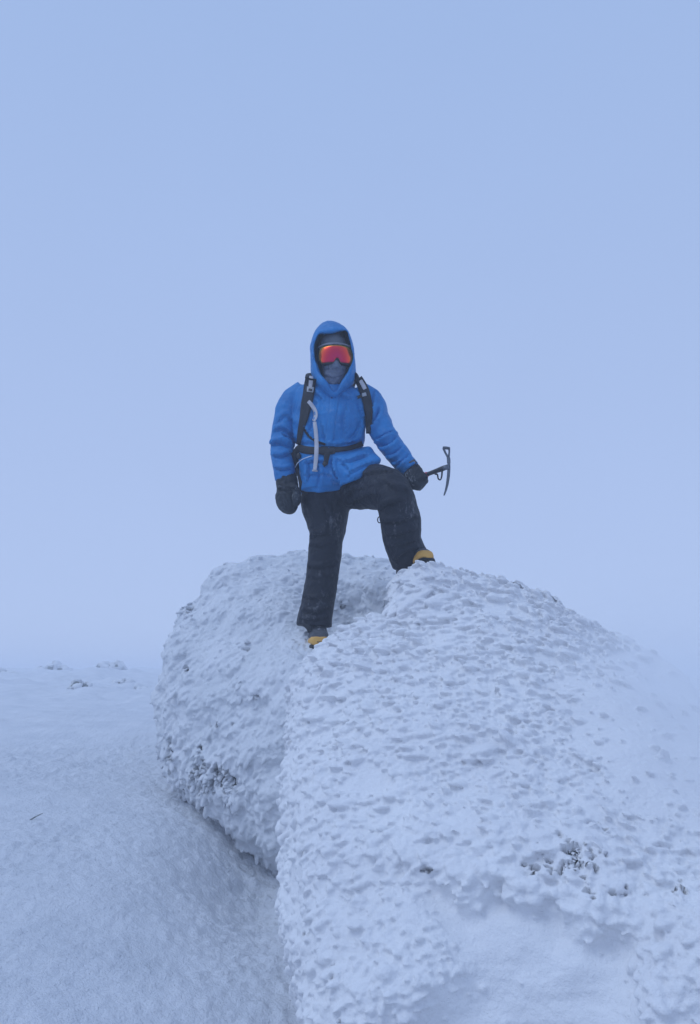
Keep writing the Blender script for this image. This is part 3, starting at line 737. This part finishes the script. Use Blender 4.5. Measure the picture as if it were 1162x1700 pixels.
TR = part('trousers', tr, M['trouser'], PERSON)
TT = surf(TR)
# zip pull loop behind the knee
part('zip_loop', Soup().tube([(P(630 + 3.2 * math.cos(a), 863 + 5 * math.sin(a), 3.9), .003, .003) for a in np.linspace(.5, 6.6, 14)], 6).mesh('z'), M['trouser'], PERSON)
part('hem_tab', Soup().tube(dens([R_(505, 1035, 4.12, 4, .004), R_(512, 1042, 4.1, 4, .004), R_(514, 1050, 4.1, 3, .004)], 3), 8).mesh('h'), M['strap'], PERSON)

# hood: loops that run from inside the opening over the rim, round the outline and to the back
HC = (552, 592)
def loop(poly, n=56):
    A = np.array(poly, float); A = np.vstack([A, A[:1]]); sp = spline(A, 10)
    ang = np.arctan2(sp[:, 1] - HC[1], sp[:, 0] - HC[0]); r = np.hypot(sp[:, 0] - HC[0], sp[:, 1] - HC[1])
    o = np.argsort(ang); aa = np.linspace(-math.pi, math.pi, n, endpoint=False)
    return aa, np.interp(aa, ang[o], r[o], period=2 * math.pi)
opening = [(522, 572), (529, 556), (545, 554), (562, 551), (575, 549), (579, 560), (583, 578), (586, 595), (579, 613), (567, 634), (556, 651), (544, 636), (533, 622), (526, 604), (522, 588)]
outline = [(515, 575), (522, 552), (532, 539), (545, 533), (560, 536), (574, 545), (582, 560), (587, 578), (589, 600), (590, 622), (584, 640), (556, 664), (530, 650), (518, 626), (516, 600)]
aa, ri = loop(opening); _, ro = loop(outline); rings = []
def hring(r, Y): return np.array([P(HC[0] + math.cos(a) * q, HC[1] + math.sin(a) * q, y_) for a, q, y_ in zip(aa, r, Y)])
n_ = len(aa); down = np.clip(np.sin(aa), 0, 1); one = np.ones(n_)
lean = -0.02 * np.clip(-np.sin(aa), 0, 1) - 0.055 * down ** 2
wob = 0.006 * np.sin(aa * 5 + 1) + .004 * np.sin(aa * 9)
rings += [hring(ri * 1.04, 4.20 + lean * .5), hring(ri * 1.0, 4.135 + lean + wob), hring(ri * 1.0 + .6, 4.085 + lean + wob), hring(ri + (ro - ri) * .22, 4.072 + lean + wob), hring(ri + (ro - ri) * .55, 4.085 + lean),
          hring(ri + (ro - ri) * .86, 4.12 + lean * .8), hring(ro, 4.175 + lean * .3), hring(ro * 1.0, 4.22 * one), hring(ro * .93, 4.27 * one), hring(ro * .75, 4.32 * one), hring(ro * .4, 4.35 * one)]
V = np.vstack(rings); i = np.arange(n_); j = (i + 1) % n_
Fc = np.vstack([np.stack([k * n_ + i, k * n_ + j, (k + 1) * n_ + j, (k + 1) * n_ + i], 1) for k in range(len(rings) - 1)])
So = Soup().add(V, Fc); So.add(np.vstack([rings[-1], rings[-1].mean(0)]), np.stack([i, j, np.full(n_, n_)], 1))
hd = So.mesh('hood')
bm = bmesh.new(); bm.from_mesh(hd); bmesh.ops.remove_doubles(bm, verts=bm.verts, dist=1e-4); bmesh.ops.recalc_face_normals(bm, faces=bm.faces)
bmesh.ops.subdivide_edges(bm, edges=bm.edges, cuts=2, use_grid_fill=True, smooth=0.5); bm.to_mesh(hd); bm.free()
wrinkle(hd, (16, 16, 12), 0.0045, 501)
HD = part('hood', hd, M['jacket'], PERSON)

# head coverings
head_c = P(553, 586, 4.17)
Rz = Matrix.Rotation(math.radians(9), 3, 'Z')
def knit(): 
    V = ICO3_V * np.array([.089, .112, .118]); V[:, 2] = np.maximum(V[:, 2], -.02)
    return Soup().add(V @ np.array(Rz).T + head_c + [0, .012, 0.01], ICO3_F)
part('beanie', wrinkle(knit().mesh('k'), (14, 14, 30), .004, 601), M['beanie'], PERSON)
So = Soup()
So.tube(dens([R_(556, 598, 4.16, 23, .092), R_(556.5, 606, 4.155, 22.5, .097), R_(556, 616, 4.15, 20, .092), R_(555, 628, 4.15, 18, .082), R_(554, 640, 4.16, 17, .075), R_(554, 656, 4.17, 18, .07)], 5), 32)
So.ball(P(557, 606, 4.065), (.02, .022, .028))
bf = remesh(So.mesh('neck'), .005, 6); wrinkle(bf, (20, 20, 34), .006, 611)
creases(bf, [([(540, 612), (552, 613), (568, 609)], .9, 1.8), ([(538, 622), (552, 628), (570, 622)], 1, 2), ([(540, 632), (553, 640), (566, 634)], 1, 2), ([(548, 618), (562, 620), (573, 614)], .6, 1.6)], amp=.006)
BF = part('neck_gaiter', bf, M['buff'], PERSON)
TB = surf(BF)
# goggles
GOG = None
gc = P(556.5, 600.5, 4.16); yaw = math.radians(7)
def gog(u, v, r, dz=0.0):
    a = u * math.radians(58) + yaw
    return gc + np.array([math.sin(a) * r, -math.cos(a) * r * 1.05, v])
def lens_outline(u):
    t = abs(u); e = (1 - t ** 5)
    top = .0495 * (1 - .03 * t ** 2) - .014 * max(0, (t - .9) / .1) ** 2
    bot = -.052 + .026 * math.exp(-(u / .13) ** 4) + .004 * t ** 2 + .022 * max(0, (t - .78) / .22) ** 1.5
    return top, bot
def goggle_sheet(r, scale, off, thick, nu=44, nv=12, hole=None):
    V = []
    for layer in (0, 1):
        for k in range(nu + 1):
            u = -1 + 2 * k / nu; tp, bt = lens_outline(u)
            for q in range(nv + 1):
                v = bt - off + (tp - bt + 2 * off) * q / nv
                V.append(gog(u * scale, v, r - layer * thick + .006 * (1 - (2 * q / nv - 1) ** 2)))
    V = np.array(V); m_ = (nu + 1) * (nv + 1); Fc = []
    for k in range(nu):
        for q in range(nv):
            a = k * (nv + 1) + q; Fc += [(a, a + nv + 1, a + nv + 2, a + 1), (m_ + a, m_ + a + 1, m_ + a + nv + 2, m_ + a + nv + 1)]
        for a, s in ((k * (nv + 1), 1), (k * (nv + 1) + nv, -1)): Fc.append((a, m_ + a, m_ + a + nv + 1, a + nv + 1)[::s])
    for q in range(nv):
        for a, s in ((q, -1), (nu * (nv + 1) + q, 1)): Fc.append((a, m_ + a, m_ + a + 1, a + 1)[::s])
    return Soup().add(V, np.array(Fc))
fr = goggle_sheet(.108, 1.07, .0065, .035).mesh('goggles')
bm = bmesh.new(); bm.from_mesh(fr); bmesh.ops.recalc_face_normals(bm, faces=bm.faces); bm.to_mesh(fr); bm.free()
GO = part('goggles', fr, M['black'], PERSON)
ls = goggle_sheet(.1125, 1.0, 0, .006).mesh('lens')
bm = bmesh.new(); bm.from_mesh(ls); bmesh.ops.recalc_face_normals(bm, faces=bm.faces); bm.to_mesh(ls); bm.free()
part('lens', ls, M['lens'], GO)
for sg in (-1, 1):
    sb = Soup(); sb.tube([(gog(sg * (1.05 + .16 * k), .002, .106 - .004 * k), .004, .019) for k in range(4)], 12, ref=(0, 0, 1))
    part('strap', sb.mesh('g'), M['strap'], GO)
bb = Soup().tube([(gog(u, .061, .108), .008, .006) for u in np.linspace(-1.1, 1.1, 30)], 10, ref=(0, 0, 1))
part('beanie_brim', wrinkle(bb.mesh('b'), (60, 60, 60), .003, 620, False), M['brim'], PERSON)
# printed patch on the neck gaiter
pc = [(536.5, 604.5), (545.5, 605), (545.5, 611), (537, 610.5), (536.5, 604.5)]
So = Soup()
for a, b_ in zip(pc[:-1], pc[1:]):
    h1, h2 = hit(TB, *a), hit(TB, *b_)
    if h1 and h2: So.tube([(h1[0] - [0, .0015, 0], .0014, .0014), (h2[0] - [0, .0015, 0], .0014, .0014)], 6)
if So.n: part('printed_mark', So.mesh('p'), M['ink'], BF)

# mittens
So = Soup()
So.tube(dens([R_(475, 786, 4.15, 14, .052), R_(476, 796, 4.15, 17, .062), R_(477, 808, 4.15, 17.5, .064), R_(477, 813, 4.145, 17, .062), R_(477, 826, 4.14, 19, .07), R_(478.5, 838, 4.13, 17, .066), R_(481, 847, 4.13, 12, .05), R_(482, 852, 4.13, 5, .025)], 5), 26)
So.tube(dens([R_(487, 806, 4.11, 6, .028), R_(492, 820, 4.09, 7, .03), R_(492.5, 832, 4.08, 6.5, .028), R_(491, 839, 4.08, 3.5, .015)], 4), 14)
mt = remesh(So.mesh('m'), .005, 4); wrinkle(mt, (18, 18, 14), .006, 701)
creases(mt, [([(461, 811), (475, 814), (493, 810)], 1.6, 2), ([(486, 812), (485, 828), (487, 842)], 1.6, 1.8), ([(465, 822), (470, 835), (476, 845)], .9, 2), ([(472, 818), (478, 830), (482, 842)], .8, 2)], amp=.007)
part('mitten', mt, M['mitten'], PERSON)
part('mitten_cuff_strap', ribbon(surf(bpy.data.objects['mitten']), [(461, 802, 5), (477, 806, 5), (493, 800, 5)], 5, .003).mesh('x'), M['strap'], PERSON, False)
# right-hand mitten closed round the shaft of the axe
A0 = P(742.5, 775, 3.90); A1 = P(693, 793.5, 4.0)
axd = (A0 - A1) / np.linalg.norm(A0 - A1)
So = Soup()
So.tube(dens([R_(678, 776, 4.0, 13.5, .05), R_(685, 785, 3.99, 15.5, .055), R_(689, 796, 3.985, 17, .06), R_(690, 805, 3.985, 15, .055), R_(689, 813, 3.99, 8, .035)], 5), 24)
# four fingers' worth of curled mitten on the far side and the thumb across
for k in range(4):
    c = A1 + axd * (-.012 + .018 * k) + np.array([0, -.01, 0])
    So.tube(dens([(c + np.array([-.015, .035, .012]), .014, .016), (c + np.array([.004, .035, -.018]), .014, .016), (c + np.array([.006, .0, -.036]), .014, .016), (c + np.array([.0, -.03, -.022]), .013, .015), (c + np.array([-.004, -.034, .0]), .011, .012)], 4), 12, ref=(1, .2, .3))
So.tube(dens([(A1 + [-.03, -.03, .045], .015, .018), (A1 + [-.0, -.04, .03], .016, .018), (A1 + [.02, -.04, .008], .015, .016), (A1 + [.028, -.035, -.01], .009, .01)], 4), 12)
mt = remesh(So.mesh('m'), .005, 4); wrinkle(mt, (20, 20, 20), .005, 721)
part('mitten', mt, M['mitten'], PERSON)

# boots
def boot(toe_dir, ankle, pitch, mark):
    """toe_dir: yaw in degrees (0 = towards the camera); ankle: the point on the ground under the ankle"""
    Rm = Matrix.Rotation(math.radians(toe_dir), 4, 'Z') @ Matrix.Rotation(math.radians(pitch), 4, 'X')
    Rn = np.array(Rm.to_3x3())
    def tr_(me): set_v(me, get_v(me) @ Rn.T + np.array(ankle)); return me
    # y runs to the heel, -y to the toe
    def ringset(ys, w, top, bot, pw=2.5, n=28):
        V = []
        a = np.linspace(0, 2 * math.pi, n, endpoint=False); ca = np.sign(np.cos(a)) * np.abs(np.cos(a)) ** (2 / pw); sa = np.sign(np.sin(a)) * np.abs(np.sin(a)) ** (2 / pw)
        for y_, w_, t_, b_ in zip(ys, w, top, bot): V.append(np.stack([ca * w_, np.full(n, y_), (t_ + b_) / 2 + sa * (t_ - b_) / 2], 1))
        m_ = len(ys); i = np.arange(n); j = (i + 1) % n; V = np.vstack(V + [[[0, ys[0], (top[0] + bot[0]) / 2]], [[0, ys[-1], (top[-1] + bot[-1]) / 2]]])
        Fc = np.vstack([np.stack([k * n + i, k * n + j, (k + 1) * n + j, (k + 1) * n + i], 1) for k in range(m_ - 1)])
        Fc = np.vstack([Fc[:, [0, 1, 2]], Fc[:, [0, 2, 3]], np.stack([j, i, np.full(n, m_ * n)], 1), np.stack([(m_ - 1) * n + i, (m_ - 1) * n + j, np.full(n, m_ * n + 1)], 1)])
        return Soup().add(V, Fc)
    ys = [-.205, -.198, -.18, -.14, -.09, -.04, .02, .07, .095, .103]
    w = [.018, .034, .046, .053, .054, .048, .043, .043, .036, .02]
    so = ringset(ys, [a * 1.06 for a in w], [.012, .02, .024, .024, .024, .024, .026, .026, .026, .02], [.006, .002, 0, 0, 0, .006, .002, 0, 0, .004], 4)
    sole = tr_(so.mesh('sole'))
    cle = []
    for y_ in np.arange(-.18, .1, .026):
        for sx in (-1, 1):
            bb_ = np.array([[x, y, z] for x in (-.016, .016) for y in (-.008, .008) for z in (-.008, .004)]) + [sx * .028, y_, 0]
            cle.append(Soup().add(bb_, [(0, 1, 3, 2), (4, 6, 7, 5), (0, 4, 5, 1), (2, 3, 7, 6), (0, 2, 6, 4), (1, 5, 7, 3)]))
    rand = tr_(remesh(ringset(ys, [a * 1.03 for a in w], [.042, .066, .073, .062, .050, .044, .044, .05, .054, .03], [.014, .018, .018, .018, .018, .018, .018, .018, .018, .018], 3).mesh('r'), .005, 2))
    up = ringset(ys[1:-1], [a * .97 for a in w[1:-1]], [.062, .088, .100, .118, .145, .165, .15, .10], [.02] * 8, 2.2)
    up.tube(dens([((0, .04, .06), .045, .055), ((0, .035, .12), .048, .056), ((0, .035, .18), .052, .06), ((0, .04, .26), .054, .062)], 3), 24, ref=(0, 1, 0))
    upm = remesh(up.mesh('u'), .005, 4)
    upm = wrinkle(upm, (30, 30, 30), .004, 801, False)
    upm = tr_(upm)
    B = part('boot', upm, M['boot'], PERSON)
    part('rand', rand, M['yellow'], B); part('sole', sole, M['sole'], B)
    for c in cle: part('tread_block', tr_(c.mesh('tread')), M['sole'], B, False)
    lc = Soup()
    for k in range(5):
        y_ = -.125 + k * .024; z_ = .095 + k * .016
        lc.tube([((-.026, y_, z_ - .008), .0028, .0028), ((0, y_ - .006, z_ + .003), .0028, .0028), ((.026, y_ + .008, z_ - .006), .0028, .0028)], 6, ref=(0, 0, 1))
        lc.tube([((.026, y_, z_ - .008), .0028, .0028), ((0, y_ - .004, z_ + .005), .0028, .0028), ((-.026, y_ + .008, z_ - .006), .0028, .0028)], 6, ref=(0, 0, 1))
    part('laces', tr_(lc.mesh('laces')), M['web'], B)
    if mark:
        mk = Soup()
        for k in range(9):
            x0 = -.030 + k * .0046
            yy = -.2035 + .9 * (x0 + .0) ** 2 * 14 - .0035
            bb_ = np.array([[x, y, z] for x in (-.0014, .0014) for y in (-.004, .006) for z in (-.0035, .0035 - .002 * (k % 2))]) + [x0, yy + .004, .040]
            mk.add(bb_, [(0, 1, 3, 2), (4, 6, 7, 5), (0, 4, 5, 1), (2, 3, 7, 6), (0, 2, 6, 4), (1, 5, 7, 3)])
        part('printed_mark', tr_(mk.mesh('mk')), M['ink'], B, False)
    return B
boot(6, FOOT + [-0.008, .13, -.02], 8, True)
K = P(688, 955, 4.02)
boot(24, K + [-0.012, 0.0, -.03], -24, False)

# ------------------------------------------------------------------ backpack
TJ2 = surf(JK, HD)
PACK = thing('backpack', "dark backpack on the climber's back, its straps and hip belt crossing the blue jacket", 'backpack', P(549, 745, 4.45))
offp = np.array(PACK.location)
So = Soup()
So.tube(dens([R_(550, 648, 4.42, 34, .05), R_(550, 660, 4.44, 40, .09), R_(549, 690, 4.46, 42, .11), R_(549, 725, 4.46, 42, .11), R_(549, 750, 4.44, 40, .09), R_(549, 762, 4.42, 34, .05)], 5), 32, power=3.2)
pk = remesh(So.mesh('p'), .008, 5); wrinkle(pk, (12, 12, 9), .006, 901)
part('pack_body', pk, M['strap'], PACK)
def over(px0, py0, Y0, pts, w):    # the padded part of a strap from the pack over the shoulder down to the surface strap
    So = Soup(); rg = [(P(*p), w / 2 * PX, .010) for p in pts]; So.tube(dens(rg, 5), 16, ref=(0, .8, .6)); return So
for pts, tail in (([(516, 628, 18), (514, 640, 19), (512, 655, 19), (508, 675, 18), (504, 695, 14), (499, 715, 10), (495, 738, 7)], [(519, 640, 4.38), (518, 628, 4.31), (517, 622, 4.22), (515.5, 629, 4.10)]),
                  ([(594, 628, 15), (601, 640, 16), (606, 652, 16), (610, 668, 15), (612, 685, 13), (612, 702, 10), (611, 720, 7)], [(582, 640, 4.38), (586, 628, 4.31), (589, 622, 4.22), (594, 630, 4.11)])):
    o = part('shoulder_strap', ribbon(TJ2, pts, 18, .016, k=7).mesh('s'), M['strap'], PACK)
    w_ = pts[0][2]
    part('shoulder_pad', over(0, 0, 0, tail, w_ * 1.05).mesh('s'), M['strap'], PACK)
SS = [o for o in bpy.data.objects if o.name.startswith('shoulder_')]
def surf_w(objs):
    r = []
    for o in objs:
        rt = o
        while rt.parent: rt = rt.parent
        V = get_v(o.data) + np.array(rt.location); r.append(BVHTree.FromPolygons([tuple(v) for v in V], [tuple(t) for t in get_tri(o.data)]))
    return r
TS = surf_w([JK, HD] + SS)
part('webbing', ribbon(TS, [(517, 624, 7), (516, 634, 7), (515, 643, 6)], 6, .003).mesh('w'), M['web'], PACK, False)
part('buckle', ribbon(TS, [(515.5, 642, 12), (514.5, 651, 11)], 11, .006, k=3).mesh('w'), M['plastic'], PACK, False)
part('printed_mark', ribbon(surf_w([bpy.data.objects['buckle']]), [(515.5, 645, 6), (514.8, 649, 6.5)], 6, .0012, k=3).mesh('w'), M['ink'], PACK, False)
part('webbing', ribbon(TS, [(598, 631, 6), (603, 640, 7), (606, 646, 6)], 6, .003).mesh('w'), M['web'], PACK, False)
part('buckle', ribbon(TS, [(601, 656, 6), (608, 654, 6)], 6, .006, k=3).mesh('w'), M['plastic'], PACK, False)
part('chest_strap', ribbon(TS, [(593, 660, 5), (598, 658, 5), (602, 657, 5)], 5, .005, k=3).mesh('w'), M['black'], PACK, False)
part('hip_belt', ribbon(TJ, [(494, 743, 12), (508, 747, 13), (528, 748, 12), (548, 747, 10), (572, 745, 8), (590, 741, 8), (602, 736, 9)], 12, .012, k=7).mesh('b'), M['strap'], PACK)
part('belt_buckle', ribbon(surf_w([JK, bpy.data.objects['hip_belt']]), [(533, 748, 14), (545, 748, 14), (556, 747, 12)], 13, .009, k=4).mesh('w'), M['black'], PACK, False)
TB2 = surf_w([JK, bpy.data.objects['belt_buckle']])
part('belt_tail', ribbon(TB2, [(544, 750, 9), (542, 760, 9), (540, 771, 8)], 8, .006, k=5).mesh('w'), M['strap'], PACK, False)
part('belt_tail_end', ribbon(surf_w([bpy.data.objects['belt_tail'], JK]), [(537, 768, 6), (541, 773, 7)], 6, .006, k=3).mesh('w'), M['black'], PACK, False)
# long pale strap hanging from the left shoulder strap
part('hanging_strap', ribbon(TS, [(511.5, 666, 6), (517, 672, 6.5), (523, 682, 6.5), (524, 691, 6.5), (520.5, 699, 5.5)], 6, .010, k=6).mesh('w'), M['web'], PACK, False)
part('hanging_strap', ribbon(surf_w([JK, bpy.data.objects['hip_belt']]), [(522, 700, 6), (524, 715, 6.5), (525.5, 740, 7), (524.5, 762, 7), (522.5, 781, 6)], 6, .005, lift=.006, k=6).mesh('w'), M['web'], PACK, False)
part('strap_end', ribbon(surf_w([JK]), [(518, 781, 2.5), (527, 782, 2.5)], 3, .008, k=3).mesh('w'), M['web'], PACK, False)
part('dark_line', ribbon(TJ, [(503, 706, 3), (508, 718, 3.5), (516, 727, 4), (526, 733, 4), (540, 738, 4)], 4, .004, k=6).mesh('w'), M['strap'], PACK, False)  # thin dark line curving across the left side of the jacket
So = Soup(); So.tube(dens([R_(503, 742, 4.12, 7, .03), R_(495, 752, 4.16, 9, .05), R_(492, 766, 4.22, 8, .06), R_(494, 780, 4.3, 6, .05)], 4), 16)
part('hip_pad', wrinkle(remesh(So.mesh('h'), .005, 3), (25, 25, 25), .005, 911), M['strap'], PACK)
part('cord', Soup().tube(dens([(P(490, 776, 4.13), .0025, .0025), (P(494, 769, 4.08), .0025, .0025), (P(501, 763, 4.045), .0025, .0025), (P(512, 758.5, 4.015), .0025, .0025), (P(518, 757, 4.01), .0025, .0025)], 4), 8).mesh('c'), M['white'], PACK)
part('ladder_lock', Soup().ball(P(496, 757, 4.07), (.012, .012, .018)).mesh('l'), M['black'], PACK)
part('side_strap', ribbon(surf_w([JK, TR]), [(493, 778, 4), (497, 795, 5), (502, 812, 8), (508, 822, 8)], 5, .004, k=5).mesh('w'), M['strap'], PACK, False)

# ------------------------------------------------------------------ ice axe
AXE = thing('ice_axe', "steel ice axe held out in the climber's mitten beside the raised knee", 'ice axe', A1)
So = Soup(); end = A1 - axd * .30
def along(t): return A1 + axd * t
LN = np.linalg.norm(A0 - A1)
So.tube(dens([(end, .010, .014), (along(-.1), .010, .015), (along(.02), .0105, .0155), (along(LN * .6), .0115, .0155), (along(LN * .85), .014, .015), (along(LN + .002), .0125, .010)], 4), 16)
part('shaft', So.mesh('shaft'), M['alu'], AXE)
part('grip', Soup().tube([(along(.028), .0135, .0185), (along(.034), .0145, .0195), (along(.058), .014, .0195), (along(.064), .0125, .018)], 16).mesh('g'), M['red'], AXE)
part('marking', Soup().tube([(along(.08) + [0, -.0135, .004], .002, .002), (along(.135) + [0, -.0135, .004], .002, .002)], 6).mesh('g'), M['plastic'], AXE)
part('spike', Soup().tube([(end, .009, .011), (end - axd * .03, .006, .006), (end - axd * .06, .001, .001)], 10).mesh('s'), M['steel'], AXE)
def plate(poly, Yc, th):
    n = len(poly); Vf = [P(a, b_, Yc - th / 2) for a, b_ in poly] + [P(a, b_, Yc + th / 2) for a, b_ in poly]
    bm = bmesh.new(); vs = [bm.verts.new(v) for v in Vf]
    bm.faces.new(vs[:n]); bm.faces.new(vs[n:][::-1])
    for k in range(n): bm.faces.new((vs[k], vs[n + k], vs[n + (k + 1) % n], vs[(k + 1) % n]))
    bmesh.ops.recalc_face_normals(bm, faces=bm.faces)
    bmesh.ops.bevel(bm, geom=[e for e in bm.edges if e.calc_face_angle(0) > .6], offset=.0012, segments=1)
    me = bpy.data.meshes.new('p'); bm.to_mesh(me); bm.free(); return me
YH = 3.90
part('pick', plate([(742.6, 768), (747.6, 768), (747.8, 778), (747, 791), (744.8, 804), (742, 814), (738.5, 822.5), (736.4, 823), (736.2, 821), (738.2, 814), (740.2, 804), (741.6, 792), (742.4, 780)], YH, .006), M['steel'], AXE, False)
part('adze', plate([(742.6, 768.5), (742.4, 760), (741, 757), (735, 744.5), (734.8, 743), (738, 742.8), (745, 743.6), (746.6, 746), (747.4, 756), (747.6, 768.5),
                    ], YH, .006) if False else (lambda: (lambda s: s.mesh('a'))(Soup()
        .tube(dens([(P(744.9, 769, YH), .0095, .0035), (P(744.7, 762, YH), .0095, .0035), (P(743.6, 757, YH), .0075, .004)], 3), 8, power=5)
        .tube(dens([(P(743, 758, YH), .006, .005), (P(739.5, 752, YH - .004), .0045, .008), (P(736.3, 744.5, YH - .008), .005, .014)], 3), 8, power=5)
        .tube(dens([(P(744.8, 759, YH), .006, .005), (P(745.8, 751, YH - .004), .0045, .008), (P(745.6, 744.5, YH - .008), .0045, .014)], 3), 8, power=5)
        .tube([(P(735, 743.6, YH - .008), .0055, .016), (P(740, 743.6, YH - .008), .005, .016), (P(746.4, 744.6, YH - .008), .004, .016)], 8, power=5)))(), M['steel'], AXE, False)
part('head_mount', Soup().tube([(P(735, 778, YH), .010, .012), (P(741, 776.2, YH), .012, .011), (P(745.5, 775, YH), .013, .008)], 14, power=3).mesh('h'), M['steel'], AXE)
for (a, b_) in ((738.5, 780.5), (741.5, 781.5)):
    part('bolt', Soup().ball(P(a, b_ - 3.5, YH - .011), (.004, .003, .004)).mesh('b'), M['steel'], AXE)
part('trigger_rest', Soup().tube(dens([(P(722, 787, YH + .03), .004, .006), (P(726, 788, YH + .02), .0045, .007), (P(727.5, 794.5, YH + .015), .004, .007), (P(731, 796.5, YH + .012), .0035, .007), (P(733.2, 791, YH + .01), .0045, .007), (P(734, 781, YH + .01), .005, .007)], 5), 10).mesh('t'), M['alu'], AXE)

# ------------------------------------------------------------------ cloud lying on the summit
bm = bmesh.new(); bmesh.ops.create_cube(bm, size=1)
me = bpy.data.meshes.new('haze'); bm.to_mesh(me); bm.free()
o = bpy.data.objects.new('haze', me); COL.objects.link(o)
o.scale = (820, 470, 6.5); o.location = (0, 190, 6.5 / 2 - 2.4)
hm = bpy.data.materials.new('haze'); hm.use_nodes = True; t = hm.node_tree; t.nodes.clear()
ho = t.nodes.new('ShaderNodeOutputMaterial'); pv = t.nodes.new('ShaderNodeVolumePrincipled')
pv.inputs['Color'].default_value = (0.92, 0.95, 1.0, 1); pv.inputs['Density'].default_value = 0.016; pv.inputs['Anisotropy'].default_value = 0.2
t.links.new(pv.outputs[0], ho.inputs['Volume']); me.materials.append(hm)
tag(o, 'thin even cloud hanging over the whole summit', 'haze', kind='stuff')

# snow blowing off the right shoulder of the near boulder: a soft-edged wisp
bm = bmesh.new(); bmesh.ops.create_icosphere(bm, subdivisions=4, radius=1)
me = bpy.data.meshes.new('blowing_snow'); bm.to_mesh(me); bm.free()
o = bpy.data.objects.new('blowing_snow', me); COL.objects.link(o)
o.location = Vector(P(1130, 1230, 2.9)); o.scale = (.62, 1.0, .75)
hm = bpy.data.materials.new('blowing_snow'); hm.use_nodes = True; t = hm.node_tree; t.nodes.clear()
ho = t.nodes.new('ShaderNodeOutputMaterial'); pv = t.nodes.new('ShaderNodeVolumePrincipled')
tc = t.nodes.new('ShaderNodeTexCoord'); gr = t.nodes.new('ShaderNodeTexGradient'); gr.gradient_type = 'QUADRATIC_SPHERE'
t.links.new(tc.outputs['Object'], gr.inputs[0])
ns = t.nodes.new('ShaderNodeTexNoise'); ns.inputs['Scale'].default_value = 2.2; ns.inputs['Detail'].default_value = 2; t.links.new(tc.outputs['Object'], ns.inputs['Vector'])
mu = t.nodes.new('ShaderNodeMath'); mu.operation = 'MULTIPLY'; t.links.new(gr.outputs['Fac'], mu.inputs[0]); t.links.new(ns.outputs[0], mu.inputs[1])
m2 = t.nodes.new('ShaderNodeMath'); m2.operation = 'MULTIPLY'; m2.inputs[1].default_value = 8.0; t.links.new(mu.outputs[0], m2.inputs[0])
t.links.new(m2.outputs[0], pv.inputs['Density']); pv.inputs['Color'].default_value = (.97, .98, 1, 1)
t.links.new(pv.outputs[0], ho.inputs['Volume']); me.materials.append(hm)
tag(o, 'wisp of blowing snow veiling the right shoulder of the nearest boulder', 'snow', kind='stuff')
